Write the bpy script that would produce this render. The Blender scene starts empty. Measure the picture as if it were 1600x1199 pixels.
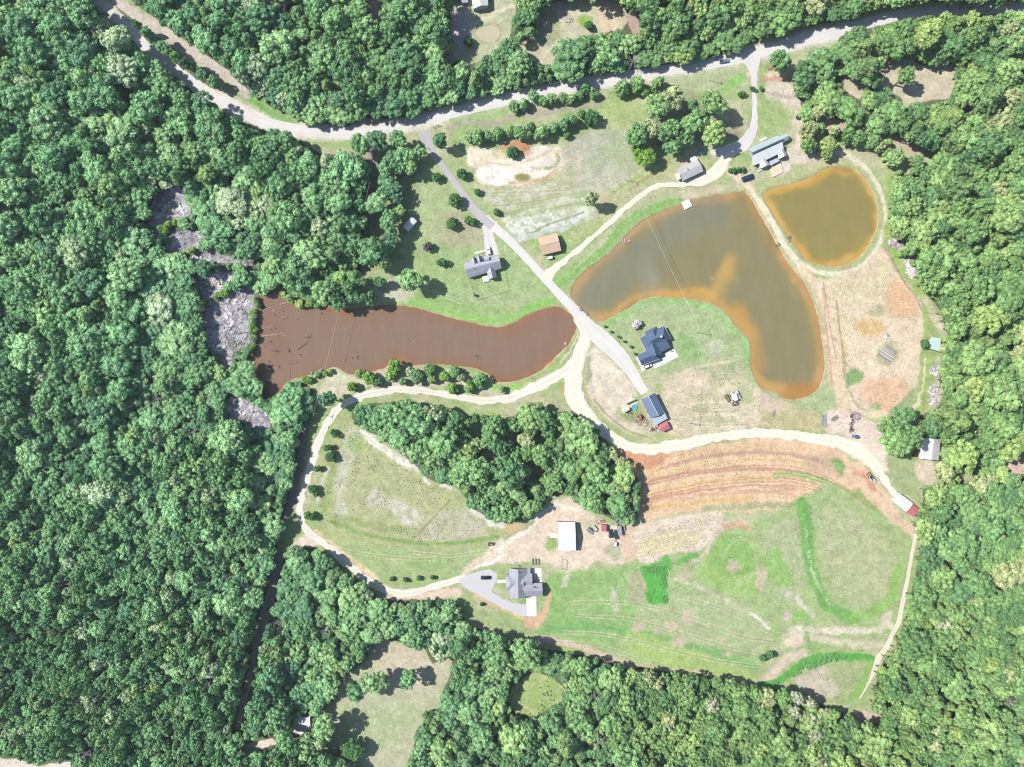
import bpy, bmesh, math, random
import numpy as np
from mathutils import Vector, Matrix
R = math.radians
random.seed(7); rng = np.random.default_rng(11)
C = bpy.context.scene.collection
SC = bpy.context.scene

# ------------------------------------------------------------ camera, sky, sun, exposure
S = 0.35            # metres per map unit on the ground (the map is 1600 x 1199 units)
H = 375.0           # flying height
HALF = 800 * S
cam_d = bpy.data.cameras.new('camera'); cam = bpy.data.objects.new('camera', cam_d); C.objects.link(cam)
cam.location = (0, 0, H); cam.rotation_euler = (0, 0, 0)
cam_d.sensor_fit = 'HORIZONTAL'; cam_d.angle = 2 * math.atan(HALF / H)
cam_d.clip_start = 1; cam_d.clip_end = 8000
SC.camera = cam
EL = R(46); AZ = R(14)
to_sun = Vector((-math.cos(AZ) * math.cos(EL), math.sin(AZ) * math.cos(EL), math.sin(EL)))
w = bpy.data.worlds.new('World'); SC.world = w; w.use_nodes = True
nt = w.node_tree; bg = nt.nodes['Background']
sky = nt.nodes.new('ShaderNodeTexSky'); sky.sky_type = 'NISHITA'; sky.sun_disc = False
sky.sun_elevation = EL; sky.sun_rotation = math.atan2(to_sun.x, to_sun.y)
sky.air_density = 1.3; sky.dust_density = 0.8; sky.ozone_density = 1.5
nt.links.new(sky.outputs[0], bg.inputs[0]); bg.inputs[1].default_value = 0.085
sl = bpy.data.lights.new('sun', 'SUN'); sl.energy = 5.0; sl.angle = R(0.55); sl.color = (1, 0.96, 0.89)
so = bpy.data.objects.new('sun', sl); C.objects.link(so)
so.rotation_euler = to_sun.to_track_quat('Z', 'Y').to_euler(); so.location = to_sun * 500
vs = SC.view_settings
vs.view_transform = 'Standard'; vs.look = 'None'; vs.gamma = 1; vs.use_curve_mapping = False
vs.exposure = 1.0
SC.render.filter_size = 1.1
SC.cycles.filter_width = 1.1
E = 2.36             # display white divided by albedo on flat sunlit ground, to turn observed tones into albedos

HAZE = True
# ------------------------------------------------------------ helpers
def lin(c):
    c = np.asarray(c, float) / 255.0
    return np.where(c <= 0.04045, c / 12.92, ((c + 0.055) / 1.055) ** 2.4)
def alb(c, e=None):
    return tuple(np.clip(lin(c) / (e or E), 0.004, 0.85))
def V(px, py, z=0.0):
    k = S * (1 - z / H)
    return Vector(((px - 800) * k, (599.5 - py) * k, z))

def tag(o, label=None, cat=None, group=None, kind=None):
    if label: o['label'] = label
    if cat: o['category'] = cat
    if group: o['group'] = group
    if kind: o['kind'] = kind
    return o
def empty(name, loc, rz=0.0, label=None, cat=None, group=None):
    o = bpy.data.objects.new(name, None); C.objects.link(o)
    o.location = loc; o.rotation_euler = (0, 0, rz); o.empty_display_size = 0.5
    return tag(o, label, cat, group)

class MB:
    def __init__(s): s.v = []; s.f = []; s.m = []
    def add(s, vs_, fs, mi=0):
        b = len(s.v); s.v += [tuple(p) for p in vs_]
        for f in fs: s.f.append([b + i for i in f]); s.m.append(mi)
    def box(s, cx, cy, cz, sx, sy, sz, rz=0.0, mi=0, taper=1.0):
        c_, n_ = math.cos(rz), math.sin(rz); P = []
        for dz in (-1, 1):
            t = taper if dz > 0 else 1.0
            for dx, dy in ((-1, -1), (1, -1), (1, 1), (-1, 1)):
                x = dx * sx / 2 * t; y = dy * sy / 2 * t
                P.append((cx + x * c_ - y * n_, cy + x * n_ + y * c_, cz + dz * sz / 2))
        s.add(P, [(3, 2, 1, 0), (4, 5, 6, 7), (0, 1, 5, 4), (1, 2, 6, 5), (2, 3, 7, 6), (3, 0, 4, 7)], mi)
    def prism(s, pts, z0, z1, mi=0):
        n = len(pts)
        a = sum(pts[i][0] * pts[(i + 1) % n][1] - pts[(i + 1) % n][0] * pts[i][1] for i in range(n))
        if a < 0: pts = pts[::-1]
        P = [(p[0], p[1], z0) for p in pts] + [(p[0], p[1], z1) for p in pts]
        s.add(P, [tuple(range(n))[::-1], tuple(range(n, 2 * n))] + [(i, (i + 1) % n, n + (i + 1) % n, n + i) for i in range(n)], mi)
    def slab(s, top, th, mi=0):
        """a sloping slab: top polygon (ccw from above) and its thickness"""
        n = len(top)
        a = sum(top[i][0] * top[(i + 1) % n][1] - top[(i + 1) % n][0] * top[i][1] for i in range(n))
        if a < 0: top = top[::-1]
        P = [tuple(p) for p in top] + [(p[0], p[1], p[2] - th) for p in top]
        s.add(P, [tuple(range(n)), tuple(range(n, 2 * n))[::-1]] + [((i + 1) % n, i, n + i, n + (i + 1) % n) for i in range(n)], mi)
    def tube(s, p0, p1, r0, r1=None, n=7, mi=0):
        p0, p1 = Vector(p0), Vector(p1); r1 = r0 if r1 is None else r1
        d = (p1 - p0)
        if d.length < 1e-6: return
        q = d.to_track_quat('Z', 'Y'); P = []
        for p, r in ((p0, r0), (p1, r1)):
            for i in range(n):
                a = 2 * math.pi * i / n
                P.append(p + q @ Vector((math.cos(a) * r, math.sin(a) * r, 0)))
        s.add(P, [(i, (i + 1) % n, n + (i + 1) % n, n + i) for i in range(n)] + [tuple(range(n))[::-1], tuple(range(n, 2 * n))], mi)
    def build(s, name, mats, parent=None, smooth=False):
        me = bpy.data.meshes.new(name); me.from_pydata(s.v, [], s.f)
        if not isinstance(mats, (list, tuple)): mats = [mats]
        for m in mats: me.materials.append(m)
        if len(mats) > 1: me.polygons.foreach_set('material_index', s.m)
        if smooth: me.polygons.foreach_set('use_smooth', [True] * len(s.f))
        me.update(); me.validate()
        o = bpy.data.objects.new(name, me); C.objects.link(o)
        if parent: o.parent = parent
        return o

# ------------------------------------------------------------ materials
def newmat(name):
    m = bpy.data.materials.new(name); m.use_nodes = True
    return m, m.node_tree, m.node_tree.nodes['Principled BSDF']
def N(t, typ, **kw):
    n = t.nodes.new(typ)
    for k, v in kw.items(): setattr(n, k, v)
    return n
def mixc(t, a, b, fac, mode='MIX'):
    n = N(t, 'ShaderNodeMix', data_type='RGBA', blend_type=mode)
    for sock, val in ((n.inputs[0], fac), (n.inputs[6], a), (n.inputs[7], b)):
        if hasattr(val, 'is_output'): t.links.new(val, sock)
        else: sock.default_value = val if isinstance(val, (int, float)) else tuple(val) + ((1,) if len(val) == 3 else ())
    return n.outputs[2]
def noise(t, scale, detail=4, rough=0.6, vec=None):
    n = N(t, 'ShaderNodeTexNoise'); n.inputs['Scale'].default_value = scale
    n.inputs['Detail'].default_value = detail; n.inputs['Roughness'].default_value = rough
    if vec is not None: t.links.new(vec, n.inputs['Vector'])
    return n.outputs[0]
def maprange(t, v, a, b, c, d):
    n = N(t, 'ShaderNodeMapRange'); t.links.new(v, n.inputs[0])
    for i, x in enumerate((a, b, c, d)): n.inputs[i + 1].default_value = x
    return n.outputs[0]
def wpos(t):
    return N(t, 'ShaderNodeNewGeometry').outputs['Position']
def plain(name, col, rough=0.6, metal=0.0, var=0.12, scale=1.5, coat=0.0, bump=0.0):
    """observed-colour material with mottling, so that nothing is flat"""
    m, t, b = newmat(name); p = wpos(t); c = alb(col)
    f = maprange(t, noise(t, scale, 5, 0.65, p), 0.3, 0.7, 0, 1)
    dark = tuple(x * (1 - var) for x in c); lite = tuple(min(0.85, x * (1 + var * 0.7)) for x in c)
    t.links.new(mixc(t, dark, lite, f), b.inputs['Base Color'])
    b.inputs['Roughness'].default_value = rough; b.inputs['Metallic'].default_value = metal
    if coat: b.inputs['Coat Weight'].default_value = coat
    if bump:
        bn = N(t, 'ShaderNodeBump'); bn.inputs['Strength'].default_value = bump; bn.inputs['Distance'].default_value = 0.1
        t.links.new(noise(t, scale * 4, 4, 0.6, p), bn.inputs['Height']); t.links.new(bn.outputs[0], b.inputs['Normal'])
    return m
def metal_roof(name, col, var=0.1, ang=0.0, rust=0.0, period=1.2):
    """ribbed sheet metal: ribs across, weather streaks"""
    m, t, b = newmat(name); c = alb(col); p = wpos(t)
    mp = N(t, 'ShaderNodeMapping'); t.links.new(p, mp.inputs[0]); mp.inputs['Rotation'].default_value = (0, 0, ang)
    wv = N(t, 'ShaderNodeTexWave', bands_direction='X'); wv.inputs['Scale'].default_value = 0.314 / period * 1.0
    t.links.new(mp.outputs[0], wv.inputs[0])
    f = maprange(t, noise(t, 0.35, 6, 0.7, p), 0.3, 0.75, 0, 1)
    c0 = mixc(t, tuple(x * (1 - var) for x in c), tuple(min(0.85, x * 1.05) for x in c), f)
    rib = maprange(t, wv.outputs[1], 0.0, 0.25, 0.93, 1.0)
    c1 = mixc(t, c0, (0, 0, 0), 0.0)
    mm = N(t, 'ShaderNodeVectorMath', operation='SCALE'); t.links.new(c1, mm.inputs[0]); t.links.new(rib, mm.inputs['Scale'])
    if rust > 0:
        rf = maprange(t, noise(t, 0.5, 6, 0.75, p), 0.55, 0.8, 0, rust)
        out = mixc(t, mm.outputs[0], alb((165, 110, 80)), rf)
    else: out = mm.outputs[0]
    t.links.new(out, b.inputs['Base Color']); b.inputs['Roughness'].default_value = 0.45
    bn = N(t, 'ShaderNodeBump'); bn.inputs['Strength'].default_value = 0.5; bn.inputs['Distance'].default_value = 0.05
    t.links.new(wv.outputs[1], bn.inputs['Height']); t.links.new(bn.outputs[0], b.inputs['Normal'])
    return m
def shingle(name, col, var=0.18):
    m, t, b = newmat(name); c = alb(col); p = wpos(t)
    vo = N(t, 'ShaderNodeTexVoronoi'); vo.inputs['Scale'].default_value = 2.2; t.links.new(p, vo.inputs[0])
    f = maprange(t, noise(t, 0.5, 6, 0.7, p), 0.3, 0.7, 0, 1)
    a = mixc(t, tuple(x * (1 - var) for x in c), tuple(x * (1 + var * 0.6) for x in c), f)
    g = N(t, 'ShaderNodeSeparateColor'); t.links.new(vo.outputs['Color'], g.inputs[0])
    sc = maprange(t, g.outputs[0], 0, 1, 0.88, 1.08)
    mm = N(t, 'ShaderNodeVectorMath', operation='SCALE'); t.links.new(a, mm.inputs[0]); t.links.new(sc, mm.inputs['Scale'])
    t.links.new(mm.outputs[0], b.inputs['Base Color']); b.inputs['Roughness'].default_value = 0.85
    return m

def ground_mat(name, amt=0.3, attr='albedo', rough=0.95, bump=0.6):
    m, t, b = newmat(name); p = wpos(t)
    at = N(t, 'ShaderNodeAttribute', attribute_name=attr, attribute_type='GEOMETRY')
    n1 = maprange(t, noise(t, 0.9, 6, 0.75, p), 0.3, 0.7, 1 - amt, 1 + amt * 0.8)
    n2 = maprange(t, noise(t, 0.18, 4, 0.6, p), 0.3, 0.7, 1 - amt * 0.35, 1 + amt * 0.35)
    # small tufts and clods
    vo = N(t, 'ShaderNodeTexVoronoi'); vo.inputs['Scale'].default_value = 0.75; t.links.new(p, vo.inputs[0])
    n3 = maprange(t, vo.outputs['Distance'], 0.0, 0.25, 1 - amt * 0.9, 1.0)
    gate = maprange(t, noise(t, 0.07, 3, 0.5, p), 0.5, 0.62, 0, 1)
    n3g = N(t, 'ShaderNodeMix', data_type='FLOAT'); t.links.new(gate, n3g.inputs[0]); n3g.inputs[2].default_value = 1.0; t.links.new(n3, n3g.inputs[3])
    ml = N(t, 'ShaderNodeMath', operation='MULTIPLY'); t.links.new(n1, ml.inputs[0]); t.links.new(n2, ml.inputs[1])
    ml2 = N(t, 'ShaderNodeMath', operation='MULTIPLY'); t.links.new(ml.outputs[0], ml2.inputs[0]); t.links.new(n3g.outputs[0], ml2.inputs[1])
    mm = N(t, 'ShaderNodeVectorMath', operation='SCALE'); t.links.new(at.outputs['Color'], mm.inputs[0]); t.links.new(ml2.outputs[0], mm.inputs['Scale'])
    t.links.new(mm.outputs[0], b.inputs['Base Color']); b.inputs['Roughness'].default_value = rough
    b.inputs['Specular IOR Level'].default_value = 0.15
    bn = N(t, 'ShaderNodeBump'); bn.inputs['Strength'].default_value = bump; bn.inputs['Distance'].default_value = 0.35
    t.links.new(noise(t, 0.8, 6, 0.7, p), bn.inputs['Height']); t.links.new(bn.outputs[0], b.inputs['Normal'])
    return m

# ------------------------------------------------------------ numpy noise and distance fields (map units)
def vnoise(x, y, scale, seed):
    x = x / scale + 1000.0; y = y / scale + 1000.0
    xi = np.floor(x).astype(np.int64); yi = np.floor(y).astype(np.int64)
    fx = x - xi; fy = y - yi; fx = fx * fx * (3 - 2 * fx); fy = fy * fy * (3 - 2 * fy)
    def h(a, b):
        n = (a * 374761393 + b * 668265263 + seed * 1442695041) & 0xffffffff
        n = ((n ^ (n >> 13)) * 1274126177) & 0xffffffff
        n = n ^ (n >> 16)
        return (n & 0xffff) / 65535.0
    return ((h(xi, yi) * (1 - fx) + h(xi + 1, yi) * fx) * (1 - fy) + (h(xi, yi + 1) * (1 - fx) + h(xi + 1, yi + 1) * fx) * fy)
def fbm(x, y, scale, seed, octv=4):
    a = 0.0; s = 0.0; k = 1.0
    for i in range(octv):
        a = a + k * vnoise(x, y, scale / 2 ** i, seed + i * 17); s += k; k *= 0.55
    return a / s
def dist_line(x, y, pts, closed=False):
    d = np.full(x.shape, 1e9); n = len(pts)
    for i in range(n if closed else n - 1):
        ax, ay = pts[i]; bx, by = pts[(i + 1) % n]
        vx, vy = bx - ax, by - ay; L = vx * vx + vy * vy + 1e-9
        t = np.clip(((x - ax) * vx + (y - ay) * vy) / L, 0, 1)
        d = np.minimum(d, (x - ax - t * vx) ** 2 + (y - ay - t * vy) ** 2)
    return np.sqrt(d)
def inside(x, y, pts):
    c = np.zeros(x.shape, bool); n = len(pts); j = n - 1
    for i in range(n):
        xi, yi = pts[i]; xj, yj = pts[j]
        if yi != yj:
            c ^= ((yi > y) != (yj > y)) & (x < (xj - xi) * (y - yi) / (yj - yi) + xi)
        j = i
    return c
def sdf(x, y, pts):
    d = dist_line(x, y, pts, True)
    return np.where(inside(x, y, pts), -d, d)
def smooth_pts(pts, closed=False, step=4.0):
    """Catmull-Rom through the points"""
    P = [np.array(p, float) for p in pts]; n = len(P); out = []
    for i in range(n if closed else n - 1):
        if closed: a, b, c, d = P[(i - 1) % n], P[i], P[(i + 1) % n], P[(i + 2) % n]
        else: a, b, c, d = P[max(i - 1, 0)], P[i], P[i + 1], P[min(i + 2, n - 1)]
        k = max(1, int(np.linalg.norm(c - b) / step))
        for q in range(k):
            t = q / k
            out.append(0.5 * ((2 * b) + (-a + c) * t + (2 * a - 5 * b + 4 * c - d) * t * t + (-a + 3 * b - 3 * c + d) * t ** 3))
    if not closed: out.append(P[-1])
    return [tuple(p) for p in out]
def sm(e0, e1, v):
    t = np.clip((v - e0) / (e1 - e0), 0, 1); return t * t * (3 - 2 * t)

# ------------------------------------------------------------ the map: outlines in map units
OPEN_MAIN = [(330,100),(362,118),(385,148),(405,152),(420,165),(440,175),(465,188),(480,192),(545,197),(572,184),(600,186),(640,182),(700,160),(800,140),(900,121),(1000,107),(1060,99),(1110,90),(1150,80),(1185,62),(1240,45),(1300,34),(1340,26),(1375,10),(1405,6),(1450,2),(1530,8),(1600,5),(1720,-5),
 (1720,12),(1600,20),(1560,23),(1460,22),(1415,28),(1380,40),(1350,44),(1322,44),(1312,60),(1300,75),(1275,80),(1270,96),(1245,103),(1238,115),(1240,140),(1250,160),(1256,184),(1290,183),(1330,192),(1370,206),(1410,214),(1440,226),(1466,244),
 (1452,262),(1425,272),(1392,276),(1394,300),(1394,330),(1392,352),(1390,368),(1412,372),(1416,400),(1434,404),(1437,435),(1442,455),(1460,475),(1472,488),(1476,512),(1484,522),(1478,550),(1469,575),(1468,600),(1477,615),(1469,632),(1458,642),(1436,650),(1440,682),(1472,690),(1470,720),(1462,740),(1474,752),(1442,766),(1442,790),(1434,825),(1439,850),(1430,900),
 (1426,915),(1419,950),(1407,988),(1398,1012),(1381,1030),(1373,1050),(1366,1095),(1361,1108),(1380,1120),(1375,1132),(1350,1126),(1320,1115),(1295,1108),(1270,1092),(1237,1082),(1200,1075),(1175,1071),(1125,1060),(1095,1055),(1050,1052),(1000,1043),(980,1045),(940,1030),(900,1022),(845,1014),(812,1002),(797,996),(745,982),(726,975),(722,952),(710,941),(675,937),(612,938),(590,936),(583,920),(565,910),(550,900),(530,893),(512,868),(490,857),(462,850),(446,862),
 (434,900),(426,950),(412,990),(400,1030),(394,1060),(384,1105),(374,1140),(368,1138),(374,1100),(388,1045),(398,990),(414,935),(424,895),(432,860),(442,812),(452,770),(462,725),(470,680),(480,645),(490,612),
 (478,598),(450,598),(428,622),(413,622),(405,600),(396,578),(388,560),(394,540),(398,520),(402,495),(408,462),(425,450),(445,453),(460,466),(472,470),(500,477),(525,484),(548,474),(560,440),(566,395),(571,340),(574,290),(574,250),
 (560,240),(500,240),(480,228),(462,215),(440,206),(400,203),(350,176),(330,160),(300,143),(262,108),(222,76),(186,42),(150,5),(100,-60),(125,-60),(170,0),(200,30),(232,66),(270,96),(305,122),(330,138),(340,130)]
ROAD_MAIN = [(95,-70),(120,-36),(150,4),(190,38),(225,72),(265,102),(300,130),(338,155),(400,186),(455,201),(505,207),(550,207),(600,200),(650,190),(675,185),(725,172),(800,155),(850,142),(925,131),(988,119),(1050,108),(1125,97),(1200,79),(1250,65),(1300,52),(1355,37),(1400,25),(1450,18),(1512,16),(1560,13),(1720,3)]
TRACK_NW = [(150,-40),(180,0),(212,22),(238,40),(262,56),(288,76),(325,98),(358,120),(380,144)]
TRACK_N = [(578,-40),(580,0),(588,22),(592,50)]
OPENS = [
 [(140,-40),(172,0),(200,24),(236,50),(262,70),(300,98),(330,118),(360,128),(395,152),(388,140),(340,98),(300,70),(262,44),(228,18),(205,0),(180,-40)],
 [(566,-40),(574,0),(582,30),(590,58),(598,56),(598,30),(594,0),(590,-40)],
 [(703,-40),(705,10),(700,40),(704,60),(712,75),(698,88),(690,100),(704,103),(716,94),(735,100),(752,96),(775,78),(797,60),(800,35),(806,20),(806,-40)],
 [(838,32),(846,16),(875,2),(900,-6),(955,-2),(975,15),(978,32),(966,50),(952,48),(940,56),(918,56),(904,58),(888,72),(862,98),(840,98),(822,82),(812,72),(826,62),(842,55)],
 [(982,15),(998,12),(1004,30),(1002,50),(988,54),(982,40)],
 [(1385,97),(1418,98),(1432,105),(1482,104),(1480,130),(1472,152),(1450,152),(1412,164),(1406,150),(1385,137),(1362,137),(1350,152),(1330,140),(1330,118),(1350,126),(1372,126)],
 [(548,1050),(572,1030),(585,1005),(605,1000),(625,1003),(640,1013),(665,1015),(675,1038),(690,1032),(708,1026),(702,1060),(690,1085),(684,1112),(662,1127),(650,1142),(645,1170),(633,1199),(628,1260),(558,1260),(562,1199),(533,1182),(500,1178),(515,1160),(520,1140),(503,1110),(526,1090),(532,1068)],
 [(805,1078),(822,1062),(835,1056),(860,1064),(871,1075),(871,1095),(855,1104),(838,1113),(812,1114),(802,1095)],
 [(-40,1180),(0,1184),(30,1186),(60,1196),(110,1191),(112,1260),(-40,1260)],
 [(460,1122),(484,1120),(486,1142),(470,1150),(456,1146)],
 [(380,1166),(400,1158),(426,1154),(434,1162),(405,1172),(385,1180)],
 [(250,303),(275,298),(288,313),(291,332),(270,346),(246,361),(237,338)],
 [(272,368),(290,364),(313,368),(305,386),(285,396),(269,400),(265,385)],
 [(310,437),(335,428),(362,430),(356,446),(335,459),(314,466),(307,450)],
 [(332,470),(345,462),(370,458),(392,448),(394,480),(392,525),(377,545),(362,572),(346,567),(328,540),(321,500),(326,480)],
 [(350,632),(370,621),(400,636),(419,650),(416,666),(400,670),(375,657),(356,657)],
 [(1570,722),(1588,712),(1620,700),(1620,740),(1580,742)],
 [(1505,735),(1522,732),(1524,752),(1508,755)],
]
WOODS = [
 [(552,636),(587,629),(650,626),(664,636),(690,632),(722,652),(745,648),(775,655),(800,655),(825,629),(848,631),(852,650),(862,642),(900,643),(930,670),(955,700),(988,730),(1000,755),(996,812),(980,819),(960,813),(925,797),(900,786),(890,774),(855,776),(846,798),(815,813),(787,817),(770,815),(735,792),(715,760),(687,755),(665,745),(650,730),(632,712),(617,700),(585,678),(565,671),(550,653)],
]
WGAPS = [((745,672),12),((800,685),9),((762,712),11),((845,690),10),((840,735),9),((905,752),7)]
P1 = [(412,450),(445,454),(472,469),(500,475),(525,482),(550,481),(580,478),(607,476),(650,481),(700,495),(738,505),(775,511),(800,505),(832,489),(867,479),(887,486),(901,502),(901,514),(890,537),(870,557),(850,576),(825,590),(800,597),(772,597),(768,589),(745,577),(700,571),(682,569),(640,571),(615,564),(600,576),(550,586),(525,575),(507,578),(475,590),(450,597),(430,620),(414,622),(406,600),(395,578),(388,560),(395,535),(400,505),(404,470)]
P2 = [(893,457),(897,442),(917,422),(940,405),(965,384),(985,362),(1007,344),(1030,332),(1065,320),(1082,312),(1120,305),(1150,300),(1165,300),(1178,318),(1200,357),(1215,382),(1232,412),(1257,442),(1272,475),(1280,500),(1285,530),(1289,570),(1283,600),(1275,612),(1260,621),(1237,625),(1222,623),(1216,614),(1200,611),(1187,603),(1180,590),(1173,570),(1174,545),(1167,527),(1150,511),(1135,490),(1120,479),(1095,470),(1062,466),(1040,465),(1025,464),(1002,469),(985,480),(960,494),(940,503),(927,499),(917,491),(907,484),(895,466)]
P3 = [(1193,303),(1200,296),(1237,287),(1265,277),(1285,265),(1307,260),(1330,262),(1347,275),(1360,292),(1370,320),(1371,350),(1362,376),(1345,400),(1325,412),(1310,417),(1285,415),(1260,406),(1245,387),(1230,367),(1215,347),(1203,327),(1194,312)]
P4 = [(740,50),(748,43),(760,38),(772,39),(780,45),(781,54),(775,62),(765,66),(755,66),(745,60)]

def swell(P_, k_):
    cx = sum(p[0] for p in P_) / len(P_); cy = sum(p[1] for p in P_) / len(P_)
    return [(cx + (p[0] - cx) * k_, cy + (p[1] - cy) * k_) for p in P_]
for i_, k_ in ((11, 1.3), (12, 1.3), (13, 1.25), (14, 1.1), (15, 1.15), (5, 1.16), (7, 1.2), (3, 1.05)): OPENS[i_] = swell(OPENS[i_], k_)
OPENS.append([(300,395),(330,388),(352,400),(380,402),(398,410),(392,418),(360,412),(325,408),(300,410)])
def forest_mask(x, y, grow=0.0):
    op = inside(x, y, OPEN_MAIN)
    for p in OPENS: op |= inside(x, y, p)
    op |= dist_line(x, y, TRACK_NW) < 7
    for p in WOODS: op &= ~inside(x, y, p)
    op &= ~(dist_line(x, y, [(1,1),(2,2)]) < 0)
    for (cx, cy), r in WGAPS: op |= (x - cx) ** 2 + (y - cy) ** 2 < r * r
    return ~op

# palette: tones as they look in full sun
GRASS=(170,191,130); DRY=(200,200,162); LUSH=(150,188,108); BRIGHT=(120,182,84); DKG=(134,164,116); PALE=(212,208,193)
SAND=(246,236,218); WHITE=(253,249,238); ORANGE=(226,176,140); DEEPOR=(208,142,108); PINKD=(226,204,186)
BROWN=(152,134,122); MUD=(186,178,182); GRAVEL=(224,220,224); OCHRE=(228,198,142); ROSE=(190,148,136)
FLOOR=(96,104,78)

# ------------------------------------------------------------ the ground: one sheet, painted with its soils and grasses
gx = np.arange(-120, 1721, 1.3); gy = np.arange(-110, 1311, 1.3)
PX, PY = np.meshgrid(gx, gy); SH = PX.shape
N1 = fbm(PX, PY, 60, 1); N2 = fbm(PX, PY, 22, 2); N3 = fbm(PX, PY, 8, 3, 3); N4 = fbm(PX, PY, 140, 4)
NX = (fbm(PX, PY, 26, 5) - 0.5) * 2; NY = (fbm(PX, PY, 26, 6) - 0.5) * 2
nx2 = (fbm(PX, PY, 7, 7, 2) - 0.5) * 2; ny2 = (fbm(PX, PY, 7, 8, 2) - 0.5) * 2
def L3(c): return lin(c) / E
COL = np.empty(SH + (3,))
k = sm(0.35, 0.65, N1)[..., None]; COL[:] = L3(GRASS) * (1 - k) + L3(DRY) * k
k = (sm(0.56, 0.75, N2) * 0.5)[..., None]; COL[:] = COL * (1 - k) + L3(LUSH) * k

def brush(kind, pts, col, w=6.0, soft=5.0, a=1.0, rag=5.0, patch=0.0, pscale=1, smooth=True, stripes=None, closed=False, speck=0.0):
    """lay a soil or grass on the ground: kind 'line' (half width w) or 'poly' or 'dot' (centre, rx, ry)"""
    global COL
    if kind == 'dot':
        (cx, cy), rx, ry = pts; xs = (cx - rx, cx + rx); ys = (cy - ry, cy + ry)
    else:
        if smooth: pts = smooth_pts(pts, kind == 'poly', 6)
        xs = [p[0] for p in pts]; ys = [p[1] for p in pts]
    m = w + soft + rag * 2 + 4 if kind == 'line' else soft + rag * 2 + 4
    i0 = max(0, np.searchsorted(gx, min(xs) - m)); i1 = np.searchsorted(gx, max(xs) + m)
    j0 = max(0, np.searchsorted(gy, min(ys) - m)); j1 = np.searchsorted(gy, max(ys) + m)
    if i1 <= i0 or j1 <= j0: return
    sl_ = (slice(j0, j1), slice(i0, i1))
    x = PX[sl_] + NX[sl_] * rag + nx2[sl_] * rag * 0.5; y = PY[sl_] + NY[sl_] * rag + ny2[sl_] * rag * 0.5
    if kind == 'line': d = dist_line(x, y, pts) - w
    elif kind == 'poly': d = sdf(x, y, pts)
    else: d = (np.sqrt(((x - cx) / rx) ** 2 + ((y - cy) / ry) ** 2) - 1) * min(rx, ry)
    al = sm(soft * 0.5, -soft * 0.5, d) * a
    if patch: 
        n = (N2 if pscale == 1 else N3 if pscale == 0 else N1)[sl_]
        al = al * (1 - patch + patch * sm(0.42, 0.58, n))
    if speck: al = al * (1 - speck * sm(0.5, 0.62, fbm(PX[sl_], PY[sl_], 5, 31, 2)))
    if stripes:
        ang, per, amt = stripes
        q = np.sin((PX[sl_] * math.cos(ang) + PY[sl_] * math.sin(ang) + NX[sl_] * 2) * 2 * math.pi / per)
        al = al * (1 - amt * (0.5 + 0.5 * q))
    al = al[..., None]; COL[sl_] = COL[sl_] * (1 - al) + L3(col) * al

B = brush
# --- yard north of the brown pond
B('poly', [(590,240),(680,240),(760,320),(840,420),(880,470),(840,480),(790,500),(740,495),(690,480),(600,465)], (172,194,138), soft=14, a=.7)
B('poly', [(700,330),(760,350),(760,380),(700,385),(680,360)], (196,180,160), soft=18, a=.6, patch=.5)
B('line', [(612,468),(650,474),(700,487),(738,497),(775,503),(800,497),(830,481),(862,472)], (150,205,104), w=6, soft=9, a=.85, rag=3)
B('line', [(600,455),(660,462),(720,478),(790,490)], LUSH, w=7, soft=14, a=.6)
B('poly', [(585,455),(600,440),(625,430),(650,450),(640,470),(605,470)], (225,215,200), soft=8, a=.7, patch=.6)
B('line', [(582,235),(580,300),(572,350),(560,410),(548,470)], (168,160,158), w=8, soft=6, rag=3)
B('poly', [(590,240),(625,235),(650,260),(640,330),(620,400),(600,420),(585,400)], (160,165,130), soft=12, a=.6)
# --- verges of the main road
B('line', ROAD_MAIN[2:-3], (205,205,178), w=17, soft=10, rag=5)
B('line', ROAD_MAIN[2:], (240,232,218), w=11.5, soft=6, rag=4, a=.95)
B('line', [(410,213),(455,222),(510,226),(560,222),(600,222)], LUSH, w=4, soft=8, a=.7)
B('line', [(440,226),(480,234),(520,238),(560,236)], (206,196,182), w=4, soft=6, a=.8)
B('line', [(358,130),(380,148),(405,165),(430,182),(460,193)], BRIGHT, w=6, soft=9, a=.75)
B('line', TRACK_NW, (222,208,200), w=9, soft=7, rag=6, a=.95)
B('line', TRACK_N, (228,198,184), w=7, soft=6, rag=5)
B('line', [(578,184),(585,200)], (214,200,200), w=7, soft=6)
B('line', [(716,165),(760,163),(810,152),(850,148)], LUSH, w=4, soft=6, a=.7)
B('line', [(710,185),(760,178),(800,170)], (168,196,128), w=9, soft=8, a=.8)
B('line', [(700,205),(712,195),(730,190),(770,195),(800,180),(850,175),(900,168),(940,158)], (186,172,164), w=5, soft=6, a=.8, patch=.5, pscale=0)
B('line', [(1330,28),(1400,12),(1460,6),(1540,10),(1640,8)], (172,198,120), w=8, soft=8, a=.8)
B('line', [(1400,25),(1460,19),(1560,19),(1640,10)], (238,226,208), w=4, soft=6, a=.9, patch=.4)
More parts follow.
